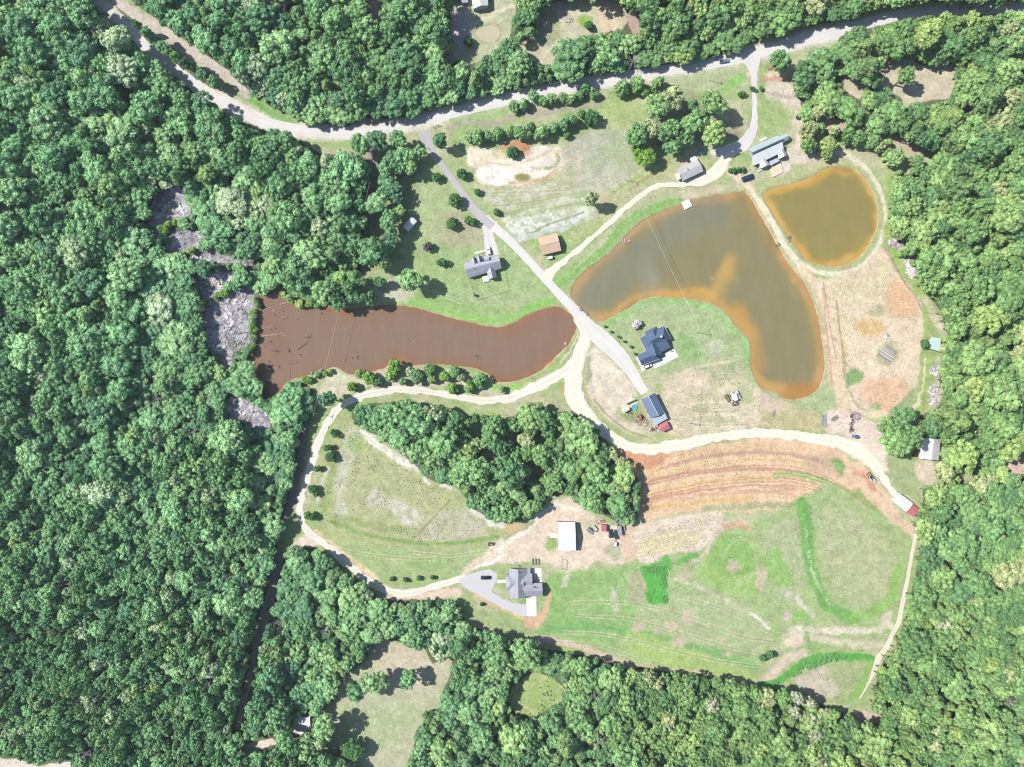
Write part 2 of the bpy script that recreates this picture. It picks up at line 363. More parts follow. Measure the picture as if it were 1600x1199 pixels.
# --- excavation, white sand
B('poly', [(732,232),(760,232),(800,245),(830,228),(860,226),(880,232),(888,250),(880,265),(860,272),(830,285),(800,290),(760,290),(742,280),(748,262),(730,255)], (248,238,222), soft=7, rag=5)
B('poly', [(745,268),(760,262),(785,262),(800,272),(790,288),(765,288),(748,280)], WHITE, soft=5, rag=2)
B('line', [(785,232),(800,225),(825,226)], (226,158,124), w=3.5, soft=5, rag=3)
B('dot', ((818,234), 12, 9), DEEPOR, soft=8, a=.7)
B('line', [(795,285),(820,284),(850,278),(868,265)], DEEPOR, w=2, soft=6, a=.7, rag=3)
B('dot', ((817,277), 13, 6), (160,160,100), soft=4, rag=2)
B('line', [(870,240),(874,248),(866,260),(852,264)], (158,164,108), w=2.2, soft=3, rag=1)
B('line', [(872,226),(886,236),(892,250),(884,262),(868,274)], (182,186,140), w=1.3, soft=3, rag=1)
B('line', [(880,230),(893,244),(890,262),(870,278)], (184,178,140), w=1, soft=2, rag=1)
B('poly', [(770,235),(795,232),(792,248),(770,246)], (165,180,120), soft=6, a=.9)
B('poly', [(745,295),(800,295),(850,288),(890,290),(900,300),(880,315),(840,320),(790,330),(770,320)], (214,210,192), soft=10, patch=.6, pscale=0)
B('poly', [(880,230),(940,200),(1000,220),(1000,260),(960,290),(910,300),(895,280)], (198,196,182), soft=14, a=.8, patch=.4)
B('line', [(895,290),(880,302),(850,312),(820,322)], (178,182,138), w=5, soft=7, a=.8)
B('line', [(900,240),(905,270),(892,300)], (218,206,190), w=3.5, soft=6, a=.8)
B('line', [(785,345),(830,330),(880,318),(930,306)], (236,230,218), w=3, soft=6, a=.7, patch=.5, pscale=0)
B('poly', [(790,350),(815,340),(860,330),(915,322),(935,330),(900,345),(850,362),(815,368),(795,365)], (232,232,222), soft=8, patch=.5, pscale=0)
B('line', [(813,368),(835,362),(855,352),(880,343),(912,332)], (152,164,128), w=1.4, soft=3, rag=1)
B('line', [(800,374),(830,368),(860,360),(900,346),(930,336)], (224,224,222), w=5, soft=5, patch=.4, pscale=0)
B('line', [(935,330),(945,318),(930,305),(925,300)], (218,196,170), w=7, soft=8, a=.7, patch=.4)
B('poly', [(850,235),(900,240),(900,330),(870,340),(880,300)], (200,198,170), soft=14, a=.4)
B('poly', [(935,170),(980,150),(1010,175),(1005,200),(960,195)], (176,198,128), soft=14, a=.7)
B('poly', [(1020,130),(1100,110),(1170,100),(1172,145),(1140,140),(1060,145)], (190,198,158), soft=10, a=.7)
B('poly', [(1128,140),(1140,125),(1158,113),(1165,122),(1148,138),(1130,146)], (152,206,108), soft=8, a=.9)
B('dot', ((1170,118), 5, 5), (232,212,190), soft=4)
B('poly', [(1060,150),(1090,150),(1120,185),(1150,195),(1160,215),(1120,225),(1080,225),(1040,235),(1010,230),(1000,200)], (158,142,134), soft=14, a=.75, patch=.35)
B('poly', [(990,262),(1010,258),(1035,262),(1050,250),(1060,255),(1030,280),(1000,300),(960,330),(900,380),(890,360),(950,310)], (196,196,150), soft=8, a=.6)
B('line', [(1048,252),(1030,266),(1010,280),(985,297)], (170,160,110), w=3, soft=5, a=.7)
B('line', [(965,295),(985,280),(1005,265),(1020,250)], (226,206,190), w=4, soft=7, a=.8)
B('line', [(958,300),(990,280),(1010,262)], LUSH, w=3.5, soft=5, a=.7)
for o_ in (0, 5, 10):
    B('line', [(735-o_*.5,262+o_*.4),(760,254+o_*.3),(800,258),(840,246-o_*.3),(868,238-o_*.4),(884+o_*.6,248),(872+o_*.6,266+o_*.4),(840,280+o_*.6),(800,292+o_*.7),(760,294+o_*.8),(740,286+o_*.6)], (226,204,172), w=.8, soft=2, rag=1.5, a=.7)
for o_ in range(5):
    B('line', [(770,312+o_*9),(820,308+o_*8),(880,300+o_*7.5),(930,292+o_*8)], (176,184,142) if o_ % 2 else (232,222,200), w=1, soft=3, rag=2, a=.5)
B('poly', [(735,235),(780,232),(790,250),(750,258)], (240,224,198), soft=9, a=.7)
# --- banks of the big pond
B('line', [(868,448),(890,428),(915,408),(945,388),(975,352),(1000,335),(1030,322),(1062,312)], (150,192,112), w=7, soft=8, a=.9, rag=3)
B('line', [(880,415),(905,400),(940,375),(965,345),(985,330),(1020,312),(1060,300),(1120,292),(1160,286)], (190,196,152), w=5, soft=7, a=.8)
B('line', [(895,420),(920,398),(950,372)], (216,212,190), w=1.5, soft=4, a=.8)
B('line', [(1060,305),(1090,302),(1130,296),(1160,292)], (222,206,180), w=5, soft=6, a=.8, patch=.5)
B('line', [(1135,262),(1150,278),(1168,290),(1180,308)], (236,220,196), w=5, soft=6)
B('line', [(1172,300),(1188,322),(1205,350),(1220,377),(1235,400),(1252,422),(1268,442),(1280,465),(1290,500),(1298,545),(1302,590)], (222,206,172), w=9, soft=6, rag=3, a=.9)
B('poly', [(1180,290),(1240,270),(1290,255),(1330,250),(1360,275),(1382,310),(1386,350),(1376,385),(1350,412),(1310,430),(1270,430),(1240,405),(1200,345)], (190,196,146), soft=6, rag=4)
B('line', [(1188,315),(1207,346),(1222,373),(1237,396),(1253,413),(1275,425),(1300,428),(1325,426),(1347,415),(1364,398),(1376,378),(1383,350),(1382,320),(1374,295),(1360,272),(1345,258)], (240,234,208), w=3.4, soft=4, rag=2)
B('line', [(1166,290),(1178,306),(1192,326),(1207,350),(1222,376),(1238,400),(1254,418)], (244,232,204), w=4.2, soft=4, rag=2)
B('line', [(1254,418),(1272,440),(1284,462),(1294,500),(1302,550),(1308,600),(1316,650),(1324,680)], (240,218,188), w=6, soft=5, rag=3, a=.95)
B('line', [(1345,258),(1330,246),(1312,240),(1290,238)], (240,228,200), w=5, soft=6)
B('line', [(1390,270),(1392,300),(1390,340),(1388,370),(1395,395),(1410,420),(1425,445),(1445,470)], (170,196,116), w=7, soft=8, a=.85)
# --- right yard by the long pale roof
B('poly', [(1200,110),(1230,118),(1245,150),(1258,180),(1262,240),(1310,238),(1290,250),(1240,265),(1215,275),(1225,240),(1240,220),(1238,190),(1215,170),(1200,150)], (236,222,208), soft=9, rag=6, a=.9, patch=.35)
B('poly', [(1205,150),(1225,165),(1240,180),(1225,200),(1200,190)], (172,192,130), soft=10, a=.8)
B('line', [(1195,125),(1215,122),(1235,125)], (214,160,130), w=4, soft=5, a=.8)
B('line', [(1205,145),(1230,150),(1250,158)], (188,170,160), w=3, soft=5, a=.7)
B('line', [(1240,262),(1260,258),(1290,250),(1310,250)], (196,188,150), w=5, soft=7, a=.7)
B('line', [(1290,192),(1320,197),(1350,203),(1385,212),(1410,222),(1425,240),(1440,258),(1465,265)], (222,200,184), w=6, soft=6, rag=4)
B('poly', [(1390,225),(1430,240),(1460,250),(1450,268),(1420,275),(1395,270)], (202,200,158), soft=8, patch=.5)
# --- dirt field east of the ponds
B('poly', [(1268,440),(1300,434),(1340,420),(1372,392),(1385,392),(1400,420),(1420,448),(1442,480),(1445,520),(1438,570),(1425,610),(1400,640),(1365,655),(1330,640),(1310,590),(1298,520),(1285,470)], (238,218,190), soft=6, rag=5)
B('poly', [(1290,440),(1350,425),(1378,400),(1395,430),(1385,460),(1340,480),(1300,475)], (222,212,172), soft=14, a=.8, patch=.5, pscale=0)
B('poly', [(1395,435),(1425,460),(1435,490),(1410,500),(1390,490),(1385,455)], (228,186,144), soft=12, a=.85, patch=.3, pscale=0)
B('poly', [(1335,505),(1370,500),(1380,520),(1350,525)], (228,190,132), soft=10, a=.8)
B('poly', [(1355,490),(1380,475),(1386,488),(1365,497)], (180,180,140), soft=8, a=.7)
B('poly', [(1395,590),(1420,600),(1395,640),(1360,630),(1345,600)], (236,194,160), soft=14, a=.85)
B('poly', [(1300,480),(1312,500),(1322,560),(1320,600),(1310,570)], (222,192,136), soft=8, a=.8, patch=.5, pscale=0)
B('poly', [(1318,590),(1335,575),(1350,588),(1340,600),(1325,606)], (134,174,106), soft=5, a=.9, rag=4)
B('line', [(1308,520),(1315,550),(1320,570)], (130,168,104), w=3, soft=5, a=.8, patch=.5, pscale=0)
B('poly', [(1322,600),(1335,625),(1355,645),(1345,640),(1328,618)], (148,172,122), soft=6, a=.9)
B('dot', ((1370,635), 8, 6), (150,178,126), soft=6, a=.8)
B('line', [(1425,612),(1412,630),(1395,645)], (156,176,124), w=4, soft=6, a=.8)
B('line', [(1380,388),(1392,405),(1412,440),(1430,465),(1448,500)], (206,180,150), w=1.6, soft=3, rag=1)
B('poly', [(1375,540),(1395,532),(1405,548),(1392,572),(1368,560)], (186,190,146), soft=7, a=.8)
B('line', [(1295,455),(1303,500),(1310,560),(1316,620),(1322,670)], (236,214,182), w=8, soft=6, rag=3)
B('line', [(1306,470),(1314,530),(1320,590)], (190,158,128), w=1, soft=2.5, rag=2)
B('line', [(1286,450),(1291,510),(1296,560),(1300,610)], (218,180,146), w=1.5, soft=3, rag=2)
B('line', [(1450,480),(1450,530),(1445,580),(1440,620),(1432,645)], (172,192,120), w=9, soft=7)
B('line', [(1445,470),(1458,490),(1470,510)], (232,216,200), w=5, soft=6, patch=.5, pscale=0)
B('line', [(1448,560),(1442,600),(1436,618),(1428,635)], (238,226,200), w=1.4, soft=3)
B('line', [(1471,515),(1474,540),(1470,570),(1468,600),(1462,625)], (220,210,200), w=5, soft=6, patch=.5, pscale=0, a=.8)
B('line', [(1405,650),(1425,638),(1437,625)], (246,232,210), w=2.5, soft=4)
B('line', [(1355,680),(1385,662),(1405,650)], (190,172,140), w=1.2, soft=3)
# --- junction and broad sandy apron
B('poly', [(1290,640),(1330,650),(1370,660),(1405,655),(1395,690),(1392,705),(1365,705),(1320,680),(1290,672)], (240,222,208), soft=8, rag=5)
B('poly', [(1265,615),(1295,600),(1300,640),(1265,645),(1240,640),(1235,632)], (180,196,146), soft=7, a=.9)
B('poly', [(1180,640),(1230,635),(1280,645),(1290,670),(1230,672),(1170,668)], (206,194,150), soft=8, a=.9, patch=.3)
B('poly', [(1180,605),(1200,620),(1240,632),(1200,645),(1180,635)], (230,208,190), soft=8, a=.8)
B('poly', [(1310,685),(1360,690),(1400,720),(1395,738),(1370,735),(1335,715),(1310,700)], (244,228,208), soft=8)
B('poly', [(1385,715),(1400,705),(1430,725),(1450,760),(1440,790),(1410,770),(1392,745)], (176,190,140), soft=9, a=.95)
B('poly', [(1430,718),(1455,722),(1462,740),(1458,755),(1440,755),(1428,735)], (236,218,200), soft=6, a=.9)
# --- lot around the dark house and the workshop
B('poly', [(930,500),(1000,475),(1060,470),(1110,485),(1150,520),(1170,560),(1175,600),(1120,590),(1060,600),(1000,560),(950,525)], (178,195,146), soft=10, a=.9)
B('line', [(945,505),(965,497),(1000,475),(1030,468),(1080,472),(1115,484),(1135,502),(1155,522),(1168,545),(1168,575),(1180,600)], (160,204,132), w=5, soft=7, a=.85, rag=3)
B('poly', [(1060,520),(1085,530),(1095,560),(1075,570),(1065,545)], (150,192,120), soft=9, a=.7)
B('dot', ((1115,545), 15, 14), (208,204,184), soft=8, a=.8, patch=.4)
B('poly', [(1040,590),(1090,565),(1140,560),(1175,580),(1200,610),(1170,600),(1120,605),(1060,640),(1045,620)], (200,192,160), soft=12, a=.8, patch=.4)
B('poly', [(1040,600),(1080,590),(1110,600),(1080,640),(1110,660),(1180,665),(1100,680),(1050,680)], (230,210,188), soft=9, a=.85, patch=.35)
B('poly', [(1080,620),(1120,610),(1150,625),(1130,660),(1080,650)], (196,188,150), soft=12, a=.6)
B('poly', [(1140,630),(1180,640),(1180,660),(1150,655)], (232,216,200), soft=6, a=.8, patch=.5, pscale=0)
B('poly', [(915,560),(925,545),(945,550),(965,575),(990,600),(1000,625),(960,640),(985,660),(1010,672),(980,675),(940,650),(915,610)], (226,214,194), soft=8, rag=5)
B('poly', [(930,550),(950,560),(975,590),(960,600),(935,580)], (244,230,210), soft=8, a=.9, patch=.4)
B('poly', [(915,560),(922,556),(924,585),(914,600)], (166,170,140), soft=5, a=.8)
B('line', [(912,600),(920,625),(940,650),(965,668),(1000,684)], (196,194,150), w=2, soft=4, a=.9, rag=2)
B('line', [(928,625),(950,650),(980,672),(1010,682)], (168,164,118), w=1.2, soft=3, rag=1.5)
B('line', [(935,615),(955,642),(985,665)], (214,196,160), w=2.5, soft=4)
B('dot', ((994,618), 9, 9), (140,178,110), soft=6)
B('poly', [(970,645),(985,650),(1000,640),(1010,655),(990,662),(975,655)], (150,160,110), soft=5, a=.8, patch=.3, pscale=0)
B('line', [(1010,685),(1040,680),(1080,685),(1110,678)], (196,198,140), w=3, soft=5, patch=.6, pscale=0)
B('line', [(880,605),(895,630),(915,650)], (222,170,130), w=4, soft=5, a=.8)
B('poly', [(840,600),(862,590),(860,612),(845,615)], (170,196,130), soft=5, a=.7)
B('dot', ((853,566), 8, 5), (232,150,104), soft=5, rag=3)
B('line', [(808,600),(840,588),(866,570),(890,545),(903,520)], (166,190,120), w=4, soft=5, a=.8, rag=2)
B('line', [(905,520),(892,545),(876,565)], (240,230,206), w=1.2, soft=2)
B('poly', [(860,615),(875,615),(895,640),(860,640)], (186,190,150), soft=6)
# --- bank between loop road and brown pond
B('poly', [(520,580),(560,585),(620,575),(700,578),(760,595),(800,605),(790,618),(720,608),(650,602),(570,606),(530,622),(500,640),(500,605)], (220,210,186), soft=7, rag=5, patch=.2)
B('line', [(755,600),(790,608),(812,602)], (150,208,100), w=4, soft=6, a=.9)
B('dot', ((752,585), 12, 9), (170,200,120), soft=6, a=.8)
B('poly', [(515,575),(530,572),(545,585),(535,600),(515,595)], (222,226,190), soft=5, a=.8)
# --- triangular field
B('poly', [(530,650),(550,655),(570,675),(620,705),(660,745),(715,770),(770,820),(800,825),(770,850),(700,862),(600,855),(520,845),(490,810),(485,780),(500,720)], (184,192,140), soft=8, rag=3)
B('poly', [(530,700),(600,690),(700,780),(760,840),(640,850),(540,820)], (196,196,156), soft=16, a=.7, patch=.6)
B('poly', [(545,665),(560,680),(548,740),(530,790),(522,760),(535,700)], (214,212,190), soft=8, a=.8, stripes=(0.3, 9, .5))
B('dot', ((555,695), 14, 12), (152,190,104), soft=9, a=.8, patch=.3)
B('poly', [(528,790),(542,785),(542,808),(528,812)], (222,218,204), soft=5, a=.85, patch=.3, pscale=0)
B('poly', [(575,770),(595,765),(598,790),(572,795)], (216,206,196), soft=6, a=.8, patch=.4, pscale=0)
B('poly', [(605,780),(640,790),(662,810),(640,822),(612,800)], (222,214,204), soft=8, a=.8, patch=.5, pscale=0)
B('poly', [(680,800),(730,800),(760,820),(740,842),(660,845),(650,835)], (204,198,180), soft=8, a=.7, patch=.4, pscale=0)
B('line', [(567,674),(585,690),(605,705),(630,722),(655,735)], (244,240,228), w=6, soft=5, rag=5, a=.95, patch=.3, pscale=0)
B('line', [(662,745),(672,752)], (240,234,224), w=3, soft=4); B('line', [(690,758),(706,764)], (238,232,222), w=3, soft=4)
B('line', [(732,793),(750,803),(770,818),(785,822)], (238,234,222), w=4.5, soft=5, rag=4)
B('line', [(645,843),(665,822),(690,795),(705,780)], (158,170,112), w=1.3, soft=2.5, rag=1)
B('line', [(520,815),(560,832),(620,845),(680,850),(740,845),(785,838)], (142,176,100), w=3, soft=5, a=.9, rag=2)
B('line', [(530,808),(580,820),(630,830)], (150,172,96), w=5, soft=8, a=.7, patch=.4, pscale=0)
B('line', [(520,730),(512,780),(500,810)], (160,186,110), w=5, soft=7, a=.7)
B('line', [(510,735),(503,760),(498,785)], (228,222,210), w=3, soft=5, a=.9)
B('poly', [(510,845),(600,855),(700,862),(760,855),(720,895),(640,912),(590,905),(540,870)], (176,194,138), soft=8, a=.95)
B('dot', ((670,880), 30, 10), (160,192,118), soft=10, a=.7); B('dot', ((580,868), 10, 8), (150,184,116), soft=8, a=.7)
B('line', [(492,830),(530,862),(560,885),(585,905)], (234,214,176), w=5, soft=5)
B('poly', [(455,850),(480,835),(500,850),(470,862),(450,872),(440,865)], (238,222,204), soft=6)
B('line', [(440,860),(430,900),(420,940),(404,1000),(388,1060),(376,1110)], (172,164,156), w=6, soft=5, rag=3)
B('line', [(480,650),(470,700),(458,760),(446,810)], (160,150,144), w=8, soft=6)
# --- sand around the white barn
B('poly', [(770,852),(800,830),(830,812),(860,790),(885,780),(905,790),(930,810),(960,822),(985,830),(985,880),(960,880),(930,880),(900,905),(880,905),(860,890),(830,880),(790,880),(740,890),(715,900),(730,880),(750,870)], (238,220,198), soft=9, rag=6)
B('line', [(740,888),(770,878),(790,868)], (250,244,232), w=2.5, soft=3, rag=3)
B('line', [(775,865),(800,845),(825,828),(850,805),(870,792),(900,795)], (250,242,226), w=3.5, soft=5)
B('line', [(790,842),(815,826),(835,815)], (166,182,128), w=3.5, soft=5, a=.8)
B('dot', ((864,850), 9, 11), (168,196,126), soft=6); B('dot', ((962,862), 16, 12), (176,184,150), soft=8, a=.8)
B('dot', ((925,820), 16, 8), (186,192,154), soft=8, a=.6); B('dot', ((835,878), 12, 6), (180,192,146), soft=5, a=.6)
B('poly', [(790,820),(810,815),(820,822),(800,836)], (228,192,158), soft=6, a=.7)
B('poly', [(840,885),(880,890),(895,910),(870,925),(850,915)], (196,196,160), soft=8, a=.7)
# --- terraced orange ground
B('poly', [(965,702),(1030,706),(1100,698),(1180,684),(1240,688),(1300,698),(1340,726),(1375,765),(1392,790),(1360,790),(1330,770),(1290,752),(1250,790),(1180,800),(1100,800),(1040,806),(1000,812),(998,760)], (240,207,172), soft=7, rag=5)
B('poly', [(968,705),(1010,708),(1050,703),(1040,722),(1010,735),(990,728)], (220,162,126), soft=8, a=.9)
B('poly', [(1050,705),(1130,697),(1220,694),(1230,706),(1150,708),(1060,718)], (228,196,160), soft=7, a=.9)
B('line', [(1000,748),(1050,728),(1100,715),(1150,709),(1200,708),(1250,713),(1285,722)], ROSE, w=3.2, soft=5, rag=2, a=.65)
B('line', [(1005,742),(1060,735),(1110,722),(1160,717),(1220,717),(1260,724)], (236,206,158), w=3, soft=5, a=.9)
B('line', [(1000,760),(1050,745),(1100,737),(1150,733),(1200,733),(1250,741),(1290,752)], (200,154,134), w=3.5, soft=5, rag=2, a=.75)
B('line', [(1003,772),(1050,762),(1100,754),(1150,748),(1210,748)], (236,202,142), w=3.5, soft=5, rag=3)
B('line', [(1005,785),(1060,775),(1120,768),(1190,765),(1240,768)], (228,180,148), w=6, soft=7, rag=3)
B('line', [(1005,798),(1050,790),(1110,783),(1170,780)], (232,196,136), w=3, soft=5, rag=3, a=.9)
B('line', [(1050,778),(1120,768),(1190,764),(1250,772)], (240,214,196), w=1.6, soft=3)
for q in range(9):
    B('line', [(1002,752+q*6.5),(1060,738+q*6.4),(1130,722+q*6.6),(1210,718+q*6.9),(1260,724+q*7.1)], random.choice([(216,168,138),(242,214,180),(218,176,144),(236,202,158)]), w=.6, soft=1.6, rag=2, a=.7)
B('line', [(1100,795),(1180,790),(1250,790)], (170,182,138), w=5, soft=6, a=.8)
B('poly', [(1255,725),(1290,705),(1310,712),(1330,745),(1300,745),(1270,735)], (196,172,152), soft=10, a=.6)
B('poly', [(1297,718),(1312,718),(1326,735),(1318,742),(1303,732)], (140,180,108), soft=6, a=.9)
B('line', [(1215,742),(1260,745),(1300,757),(1335,780),(1358,810),(1378,835)], (146,184,104), w=5, soft=7, a=.85, rag=4)
B('line', [(1310,765),(1340,788),(1362,815),(1382,842)], (214,190,164), w=1.6, soft=2.5, rag=1)
B('line', [(1285,765),(1310,785),(1335,808),(1352,824)], (236,214,190), w=1.5, soft=2.5, rag=1)
B('line', [(1340,770),(1365,795),(1378,810),(1385,830)], (138,178,96), w=7, soft=8, a=.8, rag=4)
B('poly', [(1320,735),(1345,720),(1365,745),(1390,775),(1400,800),(1420,820),(1440,830),(1425,840),(1395,822),(1370,795),(1345,765)], (236,206,176), soft=7, rag=4)
B('line', [(1338,738),(1352,742),(1365,765)], (222,158,124), w=4, soft=6, a=.8)
for q in range(7):
    o_ = q * 5.2
    B('line', [(1004,756+o_),(1060,742+o_),(1130,731+o_),(1210,727+o_),(1262,735+o_*.9),(1305,752+o_*.8),(1345,782+o_*.5),(1372,812)], random.choice([(196,146,122),(240,216,186),(214,170,140)]), w=.7, soft=1.4, rag=1.2, a=.75)
# --- beds below the terraces
B('poly', [(978,826),(1050,808),(1120,797),(1128,800),(1130,815),(1100,855),(1085,862),(1050,866),(1010,878),(985,862),(976,845)], (236,218,200), soft=6, rag=3)
for q in range(9):
    B('line', [(985+q,834+q*4.6),(1040,824+q*4.5),(1090,812+q*4.6),(1118-q*4,808+q*4.4)], (176,186,140) if q % 3 else (240,226,208), w=.9, soft=1.8, rag=1.5, a=.75, patch=.5, pscale=0)
B('poly', [(1000,845),(1075,830),(1090,850),(1010,866)], (228,216,160), soft=10, a=.5)
B('poly', [(975,820),(992,815),(990,850),(1000,860),(985,880),(970,862)], (232,206,182), soft=6)
B('poly', [(1003,884),(1030,878),(1043,882),(1042,910),(1043,940),(1030,944),(1014,940),(1010,915),(1003,900)], (98,186,84), soft=4, rag=3)
B('poly', [(1035,872),(1045,868),(1050,890),(1038,890)], (110,182,92), soft=4); B('line', [(1062,882),(1078,870),(1088,868)], (124,188,100), w=4, soft=6)
B('line', [(1055,888),(1080,882),(1098,868),(1110,850),(1125,825),(1150,815),(1180,830),(1188,860),(1195,900)], (220,202,184), w=2.6, soft=5, rag=3, a=.9)
# --- big green meadow
B('poly', [(850,905),(900,895),(1000,880),(1090,880),(1130,830),(1180,815),(1250,780),(1300,760),(1350,790),(1420,840),(1412,900),(1398,965),(1340,980),(1250,975),(1210,1010),(1180,1060),(1100,1050),(1000,1035),(900,1010),(840,990),(800,985),(760,965),(850,940)], (174,194,136), soft=9, rag=4, a=.9)
B('poly', [(860,900),(960,890),(1000,890),(990,960),(960,1010),(900,1000),(860,985),(850,960)], (150,192,116), soft=14, a=.75, patch=.3)
B('line', [(820,985),(860,985),(900,978),(950,982),(1000,990),(1040,1000),(1080,1012),(1130,1025),(1180,1045)], (132,184,112), w=6, soft=9, a=.85, rag=5)
B('poly', [(980,985),(1010,990),(1100,1025),(1170,1050),(1180,1062),(1080,1048),(990,1030),(978,1000)], (178,204,124), soft=10, a=.8)
B('poly', [(1000,950),(1100,920),(1180,960),(1200,1010),(1120,1015),(1040,990)], (186,198,152), soft=14, a=.8, stripes=(1.25, 7, .35))
B('poly', [(1100,880),(1130,840),(1170,840),(1190,870),(1190,930),(1130,920),(1090,900)], (164,198,116), soft=12, a=.85)
B('poly', [(1120,842),(1160,836),(1180,860),(1182,890),(1150,900),(1110,880)], (150,190,110), soft=9, a=.8)
B('line', [(1130,825),(1155,818),(1172,828)], (222,180,150), w=4, soft=6, a=.9)
B('poly', [(980,895),(1008,900),(1010,925),(1000,945),(985,940)], (196,184,160), soft=5, a=.8, stripes=(0.1, 5, .4))
B('poly', [(957,915),(966,930),(966,955),(958,960),(954,935)], (222,216,200), soft=5, a=.8, patch=.4, pscale=0)
B('poly', [(882,900),(892,895),(886,918),(876,922)], (222,216,206), soft=5, a=.8, patch=.3, pscale=0)
for cx, cy, rx, ry in ((1072,965,9,14),(998,979,9,9),(1048,977,10,7),(1060,1004,15,8),(1028,983,5,7),(1137,1024,8,4),(1125,1002,9,3),(1145,885,12,10),(1070,900,12,6),(1190,905,9,22)):
    B('dot', ((cx, cy), rx, ry), (216,196,176), soft=5, rag=6, a=.85, patch=.2, pscale=0)
B('line', [(1050,905),(1085,915),(1120,932),(1160,952),(1195,972)], (218,212,190), w=3, soft=6, a=.8, patch=.4, pscale=0)
B('line', [(1175,960),(1190,970),(1200,980)], (240,236,218), w=2, soft=4)
B('poly', [(1290,790),(1330,800),(1380,840),(1400,880),(1390,930),(1330,940),(1300,900),(1280,850)], (194,196,156), soft=14, a=.85, patch=.4, pscale=0)
B('poly', [(1200,830),(1245,810),(1250,880),(1255,930),(1230,945),(1200,900)], (188,194,156), soft=12, a=.8, patch=.35, pscale=0)
B('poly', [(1195,870),(1215,860),(1240,900),(1235,920),(1205,910)], (150,198,106), soft=8, a=.75)
B('line', [(1255,785),(1258,820),(1263,870),(1278,920),(1298,950),(1335,968)], (126,184,96), w=9, soft=8, rag=4, a=.95)
B('line', [(1258,825),(1264,870),(1278,915),(1300,948)], (196,208,172), w=2.5, soft=5, rag=3, a=.8, patch=.5, pscale=0)
B('line', [(1335,965),(1370,955),(1392,930),(1402,890)], (154,198,104), w=7, soft=9, a=.8)
B('line', [(1228,930),(1245,932),(1258,948),(1272,962)], (228,220,200), w=4, soft=6, a=.8, patch=.4, pscale=0)
B('dot', ((1230,962), 9, 8), (218,200,188), soft=6, rag=4)
B('dot', ((1250,965), 14, 8), (150,200,110), soft=7, a=.8)
B('line', [(1235,985),(1280,985),(1320,988),(1360,985),(1392,980)], (240,230,212), w=4.5, soft=6, rag=4, a=.9, patch=.25, pscale=0)
B('line', [(1225,1010),(1260,995),(1300,1003),(1340,1008),(1375,1008)], (226,218,192), w=6, soft=7, rag=3, a=.85, patch=.3)
B('dot', ((1243,1002), 15, 12), (236,216,196), soft=7)
B('line', [(1258,992),(1262,1004),(1270,1016)], (150,180,118), w=3.5, soft=4, a=.9)
B('line', [(1198,1060),(1215,1045),(1230,1030),(1255,1022)], (222,208,186), w=7, soft=6, rag=3)
B('poly', [(1380,960),(1396,955),(1390,975),(1375,980)], (234,222,200), soft=6, a=.8)
B('line', [(1190,1072),(1215,1068),(1240,1048),(1265,1032),(1300,1026),(1335,1027),(1362,1030)], (104,176,84), w=6, soft=4, rag=3)
B('poly', [(1230,1075),(1250,1055),(1270,1045),(1320,1035),(1355,1035),(1350,1060),(1330,1100),(1300,1100),(1260,1085)], (180,190,140), soft=6)
B('poly', [(1245,1070),(1275,1040),(1290,1045),(1310,1080),(1290,1095),(1255,1080)], (216,202,186), soft=8, a=.9, patch=.2)
B('line', [(1360,1040),(1345,1070),(1330,1095)], (148,196,104), w=6, soft=7, a=.85)
B('poly', [(1335,1110),(1375,1115),(1372,1130),(1345,1124)], (226,206,190), soft=7)
B('line', [(800,992),(850,1000),(900,1010),(950,1028),(985,1042)], (224,202,184), w=5, soft=5, rag=3)
B('line', [(1040,1050),(1080,1050),(1140,1060),(1180,1070)], (226,206,170), w=3, soft=4, rag=3, a=.8)
B('poly', [(820,962),(845,955),(853,930),(860,915),(856,950),(848,975),(830,985),(820,980)], (228,190,160), soft=6, rag=4)
B('line', [(730,960),(770,975),(800,985),(830,990)], (172,190,136), w=8, soft=9, a=.8)
B('line', [(725,975),(760,985),(800,997)], (222,202,188), w=5, soft=5)
B('line', [(600,938),(640,934),(690,928),(715,925)], (238,218,196), w=7, soft=6, rag=4)
B('line', [(735,920),(770,945),(815,966)], (234,204,160), w=3, soft=4)
B('poly', [(1003,884),(1030,878),(1043,882),(1042,910),(1043,940),(1030,944),(1014,940),(1010,915),(1003,900)], (104,186,88), soft=4, rag=3)
B('poly', [(1035,872),(1045,868),(1050,890),(1038,890)], (116,182,96), soft=4); B('line', [(1062,882),(1078,870),(1088,868)], (128,188,104), w=4, soft=6)
# worn soil of the lot, streaked towards the lower road
B('poly', [(1035,595),(1080,580),(1130,585),(1175,600),(1185,640),(1180,668),(1110,672),(1045,672),(1035,640)], (232,214,190), soft=14, a=.75, patch=.75, pscale=1)
B('poly', [(930,545),(965,575),(995,605),(985,640),(950,645),(925,600)], (240,226,204), soft=10, a=.7, patch=.5, pscale=0)
for pts in ([(1040,640),(1100,628),(1160,628)],[(1045,655),(1110,648),(1180,650)],[(1050,612),(1100,600),(1150,596)],[(1035,668),(1100,668),(1200,664)],[(1060,585),(1100,572),(1140,566)]): B('line', pts, (242,228,206), w=1.6, soft=4, rag=3, a=.7, patch=.6, pscale=0)
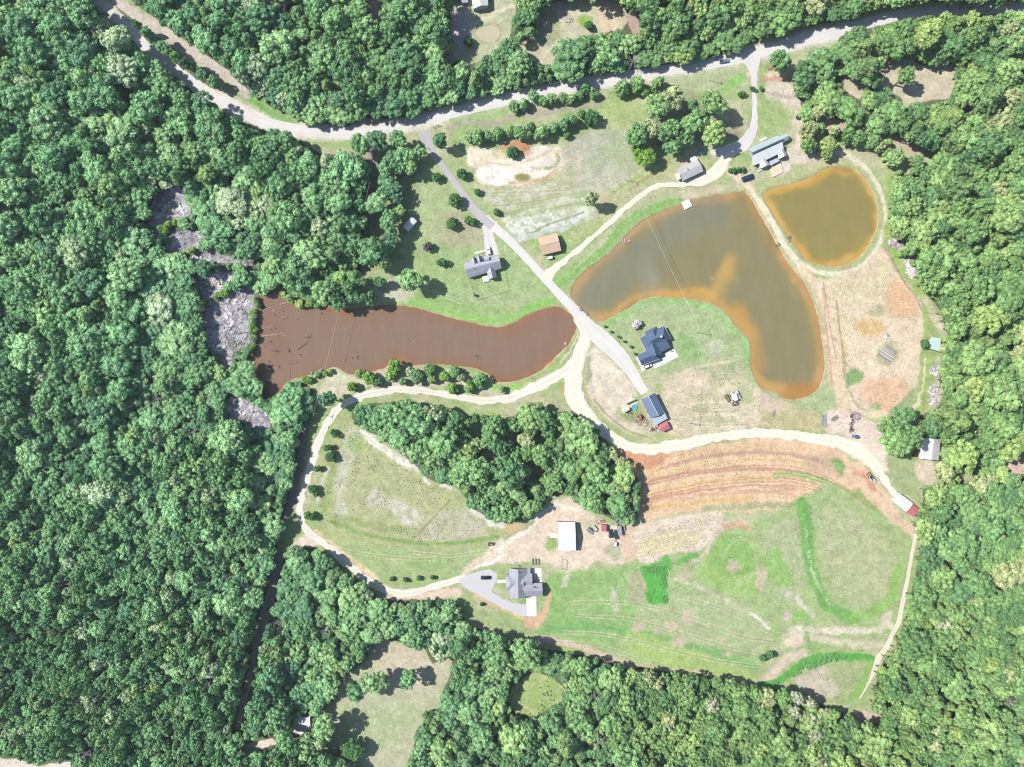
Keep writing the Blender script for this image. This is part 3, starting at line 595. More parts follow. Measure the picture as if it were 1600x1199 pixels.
# tyre and mower lines
for pts in ([(880,985),(960,992),(1040,1012),(1120,1030),(1190,1040)],[(900,960),(980,965),(1060,985),(1140,1010),(1200,1020)],[(890,940),(980,940),(1070,960),(1150,990),(1210,1000)],[(1060,930),(1130,950),(1200,985)],[(860,1000),(940,1008),(1000,1030)],[(640,860),(700,866),(770,858)],[(520,855),(600,868),(680,872)],[(760,300),(820,298),(880,296)],[(770,320),(830,314),(900,300)],[(830,262),(860,258),(872,248)],[(1130,870),(1150,840),(1176,850),(1180,890),(1150,910)],[(1300,800),(1330,850),(1345,910)],[(1320,795),(1352,845),(1366,905)],[(1030,620),(1090,640),(1160,640)],[(1040,650),(1100,662),(1180,660)],[(600,470),(700,500)],[(640,380),(660,440),(720,470)]):
    for o_ in (0, 4.5): B('line', [(x, y + o_) for x, y in pts], (224,216,190), w=.7, soft=1.6, rag=1, a=.6)
    B('line', [(x, y + 2.2) for x, y in pts], (148,168,108), w=.7, soft=1.6, rag=1, a=.5)
# --- far clearings
B('poly', OPENS[2], (200,204,170), soft=6)
B('poly', [(706,20),(725,12),(738,25),(735,55),(725,75),(704,95),(698,60)], (216,206,206), soft=7, rag=5)
B('line', [(735,38),(760,28),(785,15),(805,8)], (236,224,200), w=2.5, soft=4)
B('poly', OPENS[3], (214,208,180), soft=8); B('poly', [(935,8),(965,8),(972,30),(960,48),(938,45)], (236,214,186), soft=6)
B('poly', [(840,30),(870,20),(875,60),(845,70)], (160,168,130), soft=8, a=.7); B('dot', ((915,32), 12, 10), (160,192,104), soft=6)
B('poly', OPENS[4], (206,178,168), soft=5)
B('poly', OPENS[5], (218,208,182), soft=8)
B('poly', OPENS[6], (198,200,166), soft=8); B('poly', [(590,1005),(660,1020),(690,1040),(680,1070),(640,1080),(600,1050)], (222,206,186), soft=12, a=.8, patch=.3)
B('poly', [(540,1100),(600,1110),(650,1100),(620,1160),(560,1170),(530,1140)], (182,198,148), soft=14, a=.6)
B('poly', OPENS[7], (194,206,146), soft=5); B('poly', OPENS[7], (140,176,90), soft=5, patch=1, pscale=0, a=.6)
B('poly', OPENS[8], (240,228,216), soft=5); B('poly', OPENS[9], (250,246,244), soft=4); B('poly', OPENS[10], (240,224,210), soft=4)
for i in (11,12,13,14,15,18):
    B('poly', OPENS[i], (200,192,202), soft=4, rag=3)
    B('poly', OPENS[i], (250,246,250), soft=4, rag=6, patch=1, pscale=0, a=1)
    B('poly', OPENS[i], (128,122,146), soft=4, rag=8, patch=1, pscale=1, a=.5)
B('poly', OPENS[16], (232,206,194), soft=5)
# --- under the trees
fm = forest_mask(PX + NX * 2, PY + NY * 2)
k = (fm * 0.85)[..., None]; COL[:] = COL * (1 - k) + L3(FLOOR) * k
COL *= (1 + (N3[..., None] - 0.5) * 0.30 + (fbm(PX, PY, 4, 33, 2)[..., None] - 0.5) * 0.26)
COL = np.clip(COL, 0.01, 0.8)

# ground heights: gentle roll plus the pond basins
Z = (N4 - 0.5) * 0.5 * 0
for P_, dep in ((P1, 2.2), (P2, 2.6), (P3, 2.6), (P4, 0.9)):
    Ps = smooth_pts(P_, True, 5)
    xs = [p[0] for p in Ps]; ys = [p[1] for p in Ps]
    i0, i1 = np.searchsorted(gx, min(xs) - 8), np.searchsorted(gx, max(xs) + 8)
    j0, j1 = np.searchsorted(gy, min(ys) - 8), np.searchsorted(gy, max(ys) + 8)
    s_ = (slice(j0, j1), slice(i0, i1)); d = sdf(PX[s_], PY[s_], Ps) + (N3[s_] - 0.5) * 2.5
    Z[s_] = np.minimum(Z[s_], -dep * sm(1.5, -9, d))
    # damp rim
    k = (sm(4, 0.5, np.abs(d - 1)) * 0.4)[..., None]; COL[s_] = COL[s_] * (1 - k) + L3((188,166,128)) * k

def grid_mesh(name, X, Y, Zv, col, mat, mask=None):
    """mesh from map-unit grids; the last row of faces runs in +y world"""
    h, w_ = X.shape; co = np.stack([(X - 800) * S, (599.5 - Y) * S, Zv], -1).reshape(-1, 3)
    idx = np.arange(h * w_).reshape(h, w_)
    q = np.stack([idx[:-1, :-1], idx[1:, :-1], idx[1:, 1:], idx[:-1, 1:]], -1).reshape(-1, 4)
    if mask is not None: q = q[(mask[:-1, :-1] | mask[1:, :-1] | mask[1:, 1:] | mask[:-1, 1:]).reshape(-1)]
    used = np.unique(q); remap = np.zeros(h * w_, np.int64); remap[used] = np.arange(len(used)); q = remap[q]
    me = bpy.data.meshes.new(name); me.vertices.add(len(used)); me.vertices.foreach_set('co', co[used].astype(np.float32).ravel())
    me.loops.add(q.size); me.loops.foreach_set('vertex_index', q.ravel().astype(np.int32))
    me.polygons.add(len(q)); me.polygons.foreach_set('loop_start', np.arange(0, q.size, 4, dtype=np.int32))
    me.polygons.foreach_set('use_smooth', np.ones(len(q), bool))
    me.update(calc_edges=True)
    if col is not None:
        a = me.attributes.new('albedo', 'FLOAT_COLOR', 'POINT'); c4 = np.ones((len(used), 4), np.float32)
        c4[:, :3] = col.reshape(-1, 3)[used]; a.data.foreach_set('color', c4.ravel())
    me.materials.append(mat); me.update()
    o = bpy.data.objects.new(name, me); C.objects.link(o); return o
M_ground = ground_mat('soil_and_grass', 0.32)
tag(grid_mesh('ground', PX, PY, Z, COL, M_ground), kind='structure')
# land beyond the mapped part, out to the horizon
hb = MB(); X0, X1, Y0, Y1 = (gx[0]-800)*S, (gx[-1]-800)*S, (599.5-gy[-1])*S, (599.5-gy[0])*S
F = 4000
for a, b_, c_, d_ in ((-F, -F, F, Y0), (-F, Y1, F, F), (-F, Y0, X0, Y1), (X1, Y0, F, Y1)):
    hb.add([(a, b_, 0), (c_, b_, 0), (c_, d_, 0), (a, d_, 0)], [(0, 1, 2, 3)])
M_far = plain('far_land', (118,132,88), 0.95, var=0.35, scale=0.02)
tag(hb.build('terrain', M_far), kind='structure')

# ------------------------------------------------------------ water
def water_mat():
    m, t, b = newmat('muddy_water'); p = wpos(t)
    at = N(t, 'ShaderNodeAttribute', attribute_name='albedo', attribute_type='GEOMETRY')
    mp = N(t, 'ShaderNodeMapping'); t.links.new(p, mp.inputs[0]); mp.inputs['Scale'].default_value = (1, .35, 1); mp.inputs['Rotation'].default_value = (0, 0, .5)
    n1 = maprange(t, noise(t, 0.16, 6, 0.7, mp.outputs[0]), 0.3, 0.7, 0.92, 1.07)
    mm = N(t, 'ShaderNodeVectorMath', operation='SCALE'); t.links.new(at.outputs['Color'], mm.inputs[0]); t.links.new(n1, mm.inputs['Scale'])
    t.links.new(mm.outputs[0], b.inputs['Base Color']); b.inputs['Roughness'].default_value = 0.14; b.inputs['IOR'].default_value = 1.333
    bn = N(t, 'ShaderNodeBump'); bn.inputs['Strength'].default_value = 0.3; bn.inputs['Distance'].default_value = 0.08
    t.links.new(noise(t, 1.2, 3, 0.5, p), bn.inputs['Height']); t.links.new(bn.outputs[0], b.inputs['Normal'])
    return m
M_water = water_mat()
def pond(name, P_, deep, mid, edge, w1, w2, extra=(), z=-0.25):
    Ps = smooth_pts(P_, True, 5); xs = [p[0] for p in Ps]; ys = [p[1] for p in Ps]
    x, y = np.meshgrid(np.arange(min(xs) - 6, max(xs) + 8, 2.0), np.arange(min(ys) - 6, max(ys) + 8, 2.0))
    d = -sdf(x, y, Ps); n = (fbm(x, y, 40, 50) - 0.5); nn = (fbm(x, y, 12, 51) - 0.5)
    dd = d + n * w1 * 2.2 + nn * 5
    k1 = sm(0, w1, dd)[..., None]; k2 = sm(w1 * 0.6, w2, dd + n * 20)[..., None]
    c = L3(edge) * (1 - k1) + L3(mid) * k1; c = c * (1 - k2) + L3(deep) * k2
    for kind, pts, col, w_, soft, a in extra:
        xx = x + n * 26 + nn * 6; yy = y + (fbm(x, y, 30, 53) - 0.5) * 22
        if kind == 'line': q = dist_line(xx, yy, smooth_pts(pts)) - w_
        else: q = (np.sqrt(((xx - pts[0]) / w_[0]) ** 2 + ((yy - pts[1]) / w_[1]) ** 2) - 1) * min(w_)
        al = (sm(soft / 2, -soft / 2, q) * a)[..., None]; c = c * (1 - al) + L3(col) * al
    o = grid_mesh(name, x, y, np.full(x.shape, z), c, M_water, mask=d > -2.5)
    return tag(o, kind='structure')
pond('pond_water', P1, (150,125,108), (152,122,102), (164,120,92), 10, 30,
     [('dot', (430,520), (150,116,96), (26,50), 30, .7), ('dot', (545,486), (150,116,70), (12,6), 6, .8), ('line', [(740,572),(790,596),(840,584),(868,562)], (164,106,74), 3, 9, .8), ('line', [(850,572),(862,562)], (214,138,96), 1, 6, .8), ('line', [(410,560),(420,600)], (158,118,100), 12, 20, .5)])
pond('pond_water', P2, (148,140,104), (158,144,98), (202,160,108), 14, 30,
     [('line', [(905,482),(930,496),(960,488),(1000,462),(1040,458),(1080,462),(1120,470),(1140,488),(1160,512),(1172,540),(1180,575),(1195,600),(1240,615)], (208,166,98), 6, 18, .85),
      ('line', [(1110,470),(1128,450),(1138,425),(1145,405)], (204,168,100), 9, 26, .9), ('line', [(1050,458),(1090,456),(1120,462)], (214,168,90), 5, 12, .7),
      ('line', [(1150,490),(1180,530),(1190,570)], (196,156,92), 9, 24, .75), ('line', [(1178,322),(1230,412),(1262,460),(1280,530),(1282,590)], (192,150,98), 5, 18, .7),
      ('dot', (1250,612), (184,134,76), (26,12), 14, .8), ('line', [(915,470),(960,430),(1010,390),(1060,350),(1110,330)], (140,142,122), 26, 40, .75), ('dot', (1010,432), (158,158,144), (14,24), 26, .6), ('dot', (1118,436), (214,168,84), (5,4), 6, .7), ('dot', (1095,458), (216,172,88), (5,4), 6, .7), ('dot', (1138,420), (206,168,98), (8,14), 16, .6), ('line', [(1160,305),(1192,330),(1215,380)], (150,134,82), 10, 24, .6)])  # the pale grey dot is a cloud's reflection painted into the water colour
pond('pond_water', P3, (156,145,90), (164,148,84), (214,176,106), 12, 24,
     [('line', [(1200,296),(1240,290),(1270,280),(1300,266),(1330,268)], (212,166,82), 4, 12, .8), ('line', [(1245,385),(1265,403),(1310,414),(1345,398)], (214,160,80), 3, 10, .8)])
pond('pond_water', P4, (214,204,176), (208,202,184), (192,192,176), 4, 9)

# ------------------------------------------------------------ roads
def road(name, pts, w_, col, z, kind='dirt', rag=0.35, ws=None):
    P_ = smooth_pts(pts, False, 3.0); n = len(P_); A = np.array(P_)
    T = np.gradient(A, axis=0); T /= (np.linalg.norm(T, axis=1)[:, None] + 1e-9); NN = np.stack([-T[:, 1], T[:, 0]], 1)
    s = np.concatenate([[0], np.cumsum(np.linalg.norm(np.diff(A, axis=0), axis=1))])
    wv = np.interp(s / s[-1], np.linspace(0, 1, len(ws)), ws) if ws else np.full(n, w_)
    us = np.array([-1, -.8, -.55, -.3, 0, .3, .55, .8, 1.0]); X = np.zeros((n, 9)); Y = np.zeros((n, 9))
    for j, u in enumerate(us):
        r = (fbm(A[:, 0] + 7 * (u > 0), A[:, 1], 10, 70 + (u > 0), 3) - 0.5) * 2 * rag * 3 * (abs(u) == 1) + (fbm(A[:, 0], A[:, 1], 50, 73) - .5) * rag
        off = u * wv + np.sign(u) * r; X[:, j] = A[:, 0] + NN[:, 0] * off; Y[:, j] = A[:, 1] + NN[:, 1] * off
    base = L3(col); c = np.tile(base, (n, 9, 1)).reshape(n, 9, 3)
    if kind == 'dirt':
        for j, f in enumerate((.88, .93, 1.06, .98, .90, .97, 1.06, .93, .88)): c[:, j] *= f
    else:
        for j, f in enumerate((1.02, .97, .94, .98, 1.0, .98, .94, .97, 1.02)): c[:, j] *= f
    c *= (1 + (fbm(X, Y, 18, 80) - .5) * .16)[..., None]
    Zv = np.full(X.shape, z) - 0.012 * np.abs(us)[None, :] ** 3
    o = grid_mesh(name, X, Y, Zv, np.clip(c, 0, .8), M_road if kind == 'dirt' else M_tar)
    return tag(o, kind='structure')
M_road = ground_mat('packed_sand', 0.10, bump=0.25); M_tar = ground_mat('worn_asphalt', 0.07, bump=0.12)
road('road', ROAD_MAIN, 8.0, (240,236,234), 0.060, 'tar', .2)
road('track', TRACK_N, 4.5, (232,206,192), 0.030)
road('driveway', [(663,205),(668,220),(676,236),(695,264),(716,293),(745,332),(770,355)], 5, (206,200,202), 0.050, 'tar', .2, ws=[10,6,4.6,4.8,5,7,7])
road('driveway', [(760,345),(785,366),(800,380),(825,406),(850,434),(875,461),(900,487),(920,511),(940,530),(960,548),(980,571),(997,598),(1008,614)], 7, (240,237,232), 0.045, 'tar', .25, ws=[8,6.5,6.2,6,6,6.5,7,9,13,13,11,8,7])
road('driveway', [(756,338),(762,360),(765,378),(770,400)], 8, (238,232,228), 0.040, 'dirt', .3, ws=[9,7,9,11])
road('road', [(902,496),(915,528),(911,545),(900,563),(878,583),(852,598),(830,608),(795,622),(762,626),(725,622),(687,615),(650,610),(612,610),(575,616),(550,625),(530,637),(515,657),(502,680),(492,707),(482,740),(472,772),(469,795),(472,817),(482,832),(505,848),(530,870),(560,895),(585,914),(612,925),(637,928),(662,922),(687,914),(712,907),(730,903)], 6.2, (250,243,230), 0.055, 'dirt', 1.2, ws=[6,7,7.5,8,7,6,5.5,5.5,5.5,6,6,6,6,5.5,5.5,5.5,5.5,6,6,6,5,5])
road('road', [(916,522),(910,538),(902,560),(896,590),(896,612),(907,637),(930,662),(955,684),(990,700),(1025,701),(1075,693),(1125,683),(1175,677),(1225,679),(1275,686),(1312,692),(1345,706),(1368,728),(1385,755),(1400,775)], 8, (253,248,228), 0.058, 'dirt', 1.3, ws=[6,11,14,14,10,9,8.5,8.5,9,8,7.5,7,7,7,8,9,11,10,6,4])
road('driveway', [(850,437),(862,425),(880,410),(895,397),(925,372),(950,352),(970,331),(1000,307),(1025,291),(1060,289),(1095,282),(1118,268),(1132,252),(1144,240)], 4.5, (252,246,226), 0.050, 'dirt', 1.1, ws=[9,6,4.5,4,4,4.5,4,4,4,4.5,6,10,11,6])
road('driveway', [(1171,88),(1177,103),(1179,150),(1179,190),(1172,212),(1158,228),(1135,236),(1110,240)], 4.0, (238,232,232), 0.052, 'tar', .5, ws=[16,5,3.6,3.8,6,10,9,3])
road('track', [(1434,826),(1426,860),(1419,900),(1411,940),(1404,972),(1394,992),(1385,1012),(1373,1028),(1367,1045),(1356,1070),(1343,1092)], 2.8, (248,240,220), 0.035, 'dirt', .5, ws=[4,2.6,2.6,3,3.4,4,3.5,4.5,4,1.6,1.2])
# gravel forecourt of the grey house, concrete pads
def pad(name, pts, col, z, mat=None, rag=0.0):
    m = MB(); m.slab([V(x, y, z) for x, y in pts], 0.3); return tag(m.build(name, mat or M_conc), kind='structure')
M_conc = plain('pale_concrete', (246,245,240), 0.85, var=0.05, scale=1.2)
M_gravelpad = plain('grey_gravel', (218,217,221), 0.95, var=0.10, scale=2.5)
pad('driveway', [(716,905),(735,897),(752,892),(766,890),(777,897),(776,908),(770,918),(768,925),(785,936),(800,942),(822,945),(823,963),(812,962),(790,952),(765,940),(745,928),(725,918)], 0, 0.065, M_gravelpad)
pad('path', [(1018,570),(1021.5,563),(1040,557.5),(1038.5,553),(1053,545),(1061,557.5),(1024,576)], 0, 0.09)
pad('path', [(993.3,558.8),(996,557.5),(1004,571.5),(1018,566.5),(1019.5,570.5),(1003.5,581)], 0, 0.085)
pad('path', [(822,932),(838,932),(838.5,963),(823,963)], 0, 0.09)
pad('path', [(829,887.5),(846,887.5),(847,912),(836,912)], 0, 0.09)
pad('path', [(777,906.2),(790.4,906.2),(790.4,911.2),(776,911)], 0, 0.08)
pad('path', [(859,832.8),(872,833.5),(872,840.7),(859,840.5)], 0, 0.09)
pad('path', [(741,394.5),(759,389.5),(760,392),(743,397.5)], 0, 0.08)
pad('path', [(1186,218.5),(1197,213),(1199,216),(1188,221.5)], 0, 0.09)

# ------------------------------------------------------------ foliage
def leaf_mat(name, stops, transl=0.12, region=True, tonev=0.35):
    m, t, b = newmat(name)
    oi = N(t, 'ShaderNodeObjectInfo')
    cr = N(t, 'ShaderNodeValToRGB'); el = cr.color_ramp.elements
    while len(el) < len(stops): el.new(0.5)
    for e_, (p_, c_) in zip(el, stops): e_.position = p_; e_.color = tuple(c_) + (1,)
    nz0 = maprange(t, noise(t, 0.045, 3, 0.6, oi.outputs['Location']), 0.3, 0.7, -0.3, 0.3)
    ad0 = N(t, 'ShaderNodeMath', operation='ADD', use_clamp=True); t.links.new(oi.outputs['Random'], ad0.inputs[0]); t.links.new(nz0, ad0.inputs[1])
    t.links.new(ad0.outputs[0] if region else oi.outputs['Random'], cr.inputs[0]); col = cr.outputs[0]
    if region:
        # species mix drifts across the land: bluer wood in the west, yellower in the east and south
        sp = N(t, 'ShaderNodeSeparateXYZ'); t.links.new(oi.outputs['Location'], sp.inputs[0])
        gx_ = maprange(t, sp.outputs[0], -190, 170, 0, 1)
        nz = noise(t, 0.014, 3, 0.5, oi.outputs['Location'])
        ad = N(t, 'ShaderNodeMath', operation='ADD'); t.links.new(gx_, ad.inputs[0]); t.links.new(maprange(t, nz, 0.3, 0.7, -0.35, 0.35), ad.inputs[1])
        tint = mixc(t, (1.10, 1.20, 1.08), (1.0, .97, 0.66), maprange(t, ad.outputs[0], 0, 1, 0, 1))
        col = mixc(t, col, tint, 1.0, 'MULTIPLY')
    at = N(t, 'ShaderNodeAttribute', attribute_name='tone', attribute_type='GEOMETRY')
    sc = maprange(t, at.outputs['Fac'], 0, 1, 1 - tonev, 1 + tonev)
    mm = N(t, 'ShaderNodeVectorMath', operation='SCALE'); t.links.new(col, mm.inputs[0]); t.links.new(sc, mm.inputs['Scale'])
    t.links.new(mm.outputs[0], b.inputs['Base Color']); b.inputs['Roughness'].default_value = 0.62; b.inputs['Specular IOR Level'].default_value = 0.15
    tr = N(t, 'ShaderNodeBsdfTranslucent'); tc = mixc(t, mm.outputs[0], (1.0, 1.15, 0.55), 1.0, 'MULTIPLY'); t.links.new(tc, tr.inputs[0])
    ms = N(t, 'ShaderNodeMixShader'); ms.inputs[0].default_value = transl
    t.links.new(b.outputs[0], ms.inputs[1]); t.links.new(tr.outputs[0], ms.inputs[2])
    t.links.new(ms.outputs[0], t.nodes['Material Output'].inputs[0])
    return m
LS = 1.5
def cc(r, g, b_): return (r * LS, g * LS, b_ * LS)
M_leaf = leaf_mat('leaves', [(0, cc(.062,.125,.076)), (.3, cc(.090,.165,.088)), (.62, cc(.120,.205,.110)), (.86, cc(.150,.225,.125)), (.97, cc(.165,.235,.110)), (1, cc(.20,.235,.165))])
M_pine = leaf_mat('needles', [(0, cc(.070,.125,.075)), (1, cc(.115,.170,.085))])
M_yel = leaf_mat('bright_leaves', [(0, (.14,.25,.05)), (1, (.16,.28,.055))], region=False)
M_shrubl = leaf_mat('shrub_leaves', [(0, (.055,.14,.055)), (.6, (.08,.18,.06)), (1, (.12,.23,.07))], region=False)
M_brightshrub = leaf_mat('young_leaves', [(0, (.16,.30,.06)), (.5, (.21,.36,.09)), (1, (.30,.38,.14))], region=False)
M_silver = leaf_mat('silver_leaves', [(0, (.42,.42,.45)), (1, (.46,.46,.48))], region=False)
M_purple = leaf_mat('purple_leaves', [(0, (.10,.09,.11)), (1, (.12,.10,.12))], region=False)
M_palebuff = leaf_mat('pale_leaves', [(0, (.28,.32,.21)), (1, (.34,.36,.25))], region=False)
M_bark = plain('bark', (128,112,98), 0.95, var=0.3, scale=3, bump=0.5)
M_dead = plain('dead_wood', (206,200,200), 0.9, var=0.2, scale=3)

def ico(sub):
    bm = bmesh.new(); bmesh.ops.create_icosphere(bm, subdivisions=sub, radius=1)
    v = np.array([p.co[:] for p in bm.verts]); f = [[q.index for q in fc.verts] for fc in bm.faces]; bm.free(); return v, f
ICO2 = ico(2)
def crown_mesh(name, kind, seed, mat):
    r_ = np.random.default_rng(seed); v, f, tone = [], [], []
    cl = []
    if kind == 'oak':                               # nominal radius 4, height 14, crown from 5.5 up
        nl = int(r_.integers(3, 6))
        for l in range(nl):
            la = l * 6.283 / nl + r_.uniform(-.5, .5); ld = r_.uniform(1.2, 2.2) if l or nl > 3 else .3
            lx, ly, lz, lr = math.cos(la) * ld, math.sin(la) * ld, r_.uniform(8.2, 10.8) - ld * .25, r_.uniform(1.5, 2.5)
            n = int(7 + lr * 3.2)
            for i in range(n):
                a = i * 2.39996 + r_.uniform(-.5, .5); u = 1 - (i + .5) / n * 1.5
                s_ = math.sqrt(max(0, 1 - u * u)); cr_ = r_.uniform(.55, 1.15)
                cl.append((lx + math.cos(a) * s_ * lr, ly + math.sin(a) * s_ * lr, lz + u * lr * 1.25 + r_.uniform(-.4, .4), cr_))
        cl.append((0, 0, 8.6, 2.4)); cl.append((.5, .3, 6.6, 2.1))
    elif kind == 'pine':                            # conical whorls
        for i in range(22):
            q = i / 21; z = 5.5 + q * 8; rr = (1 - q) ** .75 * 3.0; a = i * 2.39996 + r_.uniform(-.3, .3); cr_ = 0.65 + (1 - q) * .75
            cl.append((math.cos(a) * rr * r_.uniform(.75, 1.1), math.sin(a) * rr * r_.uniform(.75, 1.1), z, cr_))
    else:                                           # round bush: radius 4, height 8, foliage to the ground
        for l in range(int(r_.integers(3, 6))):
            la = r_.uniform(0, 6.283); ld = r_.uniform(.6, 2.1); lr = r_.uniform(1.1, 2.2); lx, ly, lz = math.cos(la) * ld, math.sin(la) * ld, r_.uniform(3.2, 5.6) - ld * .5
            n = int(7 + lr * 4)
            for i in range(n):
                a = i * 2.39996 + r_.uniform(-.5, .5); u = 1 - (i + .5) / n * 1.6; s_ = math.sqrt(max(0, 1 - u * u)); cr_ = r_.uniform(.5, 1.05)
                cl.append((lx + math.cos(a) * s_ * lr, ly + math.sin(a) * s_ * lr, max(.6, lz + u * lr * 1.2), cr_))
        cl.append((0, 0, 2.6, 2.3)); cl.append((.6, -.4, 4.2, 1.9))
    for (cx, cy, cz, cr_) in cl:
        tn = r_.uniform(.1, .9); b = len(v)
        dv = ICO2[0] * (1 + r_.uniform(-.17, .17, (len(ICO2[0]), 1))) * cr_ * .78 * np.array([1, 1, .9])
        v += [tuple(p) for p in dv + (cx, cy, cz)]; f += [[b + i for i in fc] for fc in ICO2[1]]
        tone += list(np.clip(tn + r_.uniform(-.2, .2, len(ICO2[0])), 0, 1))
        k_ = int(62 * cr_ ** 1.2)
        for q in range(k_):
            d = r_.normal(size=3); d[2] = abs(d[2]) * .9 - .25; d /= np.linalg.norm(d)
            p = np.array((cx, cy, cz)) + d * cr_ * r_.uniform(.80, 1.2)
            nn = d + r_.normal(size=3) * .55; nn /= np.linalg.norm(nn)
            t1 = np.cross(nn, r_.normal(size=3)); t1 /= np.linalg.norm(t1); t2 = np.cross(nn, t1)
            s1, s2 = r_.uniform(.18, .44), r_.uniform(.12, .30); b = len(v)
            v += [tuple(p + t1 * s1), tuple(p + t2 * s2 + nn * .05), tuple(p - t1 * s1), tuple(p - t2 * s2 - nn * .05)]
            f.append([b, b + 1, b + 2, b + 3]); tone += [float(np.clip(tn + r_.uniform(-.35, .4), 0, 1))] * 4
    me = bpy.data.meshes.new(name); me.from_pydata(v, [], f); me.materials.append(mat)
    a = me.attributes.new('tone', 'FLOAT', 'POINT'); a.data.foreach_set('value', np.array(tone, np.float32))
    me.update(); return me
def trunk_mesh(name, kind, seed):
    r_ = random.Random(seed); m = MB()
    if kind == 'dead':
        m.tube((0,0,-.3), (0,0,7), .32, .18); m.tube((0,0,7), (.3,.2,12.5), .18, .03, 5)
        for i in range(16):
            z = r_.uniform(4, 11); a = r_.uniform(0, 6.28); L = r_.uniform(1.8, 4) * (1 - (z - 4) / 14)
            p1 = Vector((math.cos(a) * L, math.sin(a) * L, z + L * .7)); m.tube((0, 0, z), p1, .11, .05, 5)
            for q in range(3):
                b_ = a + r_.uniform(-1, 1); p2 = p1 + Vector((math.cos(b_), math.sin(b_), r_.uniform(-.1, .7))) * r_.uniform(.5, 1.4); m.tube(p1.lerp(Vector((0,0,z)), r_.uniform(0,.5)), p2, .06, .03, 4)
    elif kind == 'bush':
        m.tube((0,0,-.3), (0,0,4), .3, .12)
        for a in (0.4, 2.5, 4.4): m.tube((0,0,.8), (math.cos(a)*1.8, math.sin(a)*1.8, 3.4), .14, .05, 5)
    else:
        top = 11.5 if kind == 'oak' else 13
        m.tube((0,0,-.5), (.1,0,5), .42, .3, 8); m.tube((.1,0,5), (-.1,.1,top), .3, .08, 6)
        if kind == 'oak':
            for i in range(6):
                a = i * 1.05 + r_.uniform(-.3,.3); z = r_.uniform(4.5, 8); m.tube((0,0,z), (math.cos(a)*2.6, math.sin(a)*2.6, z + 2.4), .17, .05, 5)
    me = bpy.data.meshes.new(name); me.from_pydata(m.v, [], m.f); me.materials.append(M_dead if kind == 'dead' else M_bark); me.update(); return me
CROWNS = {'oak': [crown_mesh('crown', 'oak', 100 + i, M_leaf) for i in range(9)],
          'pine': [crown_mesh('crown', 'pine', 200 + i, M_pine) for i in range(3)],
          'bush': [crown_mesh('crown', 'bush', 300 + i, M_shrubl) for i in range(7)]}
TRUNKS = {k_: trunk_mesh('trunk', k_, 5) for k_ in ('oak', 'pine', 'bush')}
DEADS = [trunk_mesh('branches', 'dead', 40 + i) for i in range(3)]
ntree = 0
def tree(px, py, r, kind, name, label, cat, group=None, mat=None, h=None, sag=None):
    """r = crown radius in map units, (px, py) = where the crown is seen"""
    global ntree; ntree += 1
    rm = r * S; label_lone = group is None
    if h is None: h = ((7.5 if label_lone else 6.2) + (1.5 if label_lone else 1.25) * rm + random.uniform(-1, 1.6)) if kind in ('oak', 'pine', 'dead') else (1.45 * rm + .8)
    if kind == 'pine': h *= 1.15
    p = V(px, py, h * (0.68 if kind != 'bush' else .5)); p.z = 0
    t = empty(name, p, random.uniform(0, 6.28), label, cat, group)
    if kind == 'dead':
        o = bpy.data.objects.new('branches', random.choice(DEADS)); C.objects.link(o); o.parent = t; t.scale = (rm / 3.6, rm / 3.6, h / 12.5); return t
    base_h = 8.0 if kind == 'bush' else 14.0
    t.scale = (rm / 4 * random.uniform(.88, 1.14), rm / 4 * random.uniform(.88, 1.14), h / base_h)
    cr_ = bpy.data.objects.new('crown', random.choice(CROWNS[kind])); C.objects.link(cr_); cr_.parent = t
    if mat: cr_.material_slots[0].link = 'OBJECT'; cr_.material_slots[0].material = mat
    tk = bpy.data.objects.new('trunk', TRUNKS[kind]); C.objects.link(tk); tk.parent = t
    return t

NUM = ['first','second','third','fourth','fifth','sixth','seventh','eighth','ninth','tenth','eleventh','twelfth','thirteenth','fourteenth','fifteenth','sixteenth','seventeenth','eighteenth','nineteenth','twentieth','twenty-first','twenty-second','twenty-third','twenty-fourth']
def row(items, what, kind, name, cat, group, hf=None, mats=(None,), axis=0):
    for i, (x, y, r) in enumerate(sorted(items, key=lambda q: q[axis])):
        tree(x, y, r, kind, name, NUM[i] + ' from the ' + ('top' if axis else 'left') + ' ' + what, cat, group, mat=random.choice(mats), h=hf(r) if hf else None)
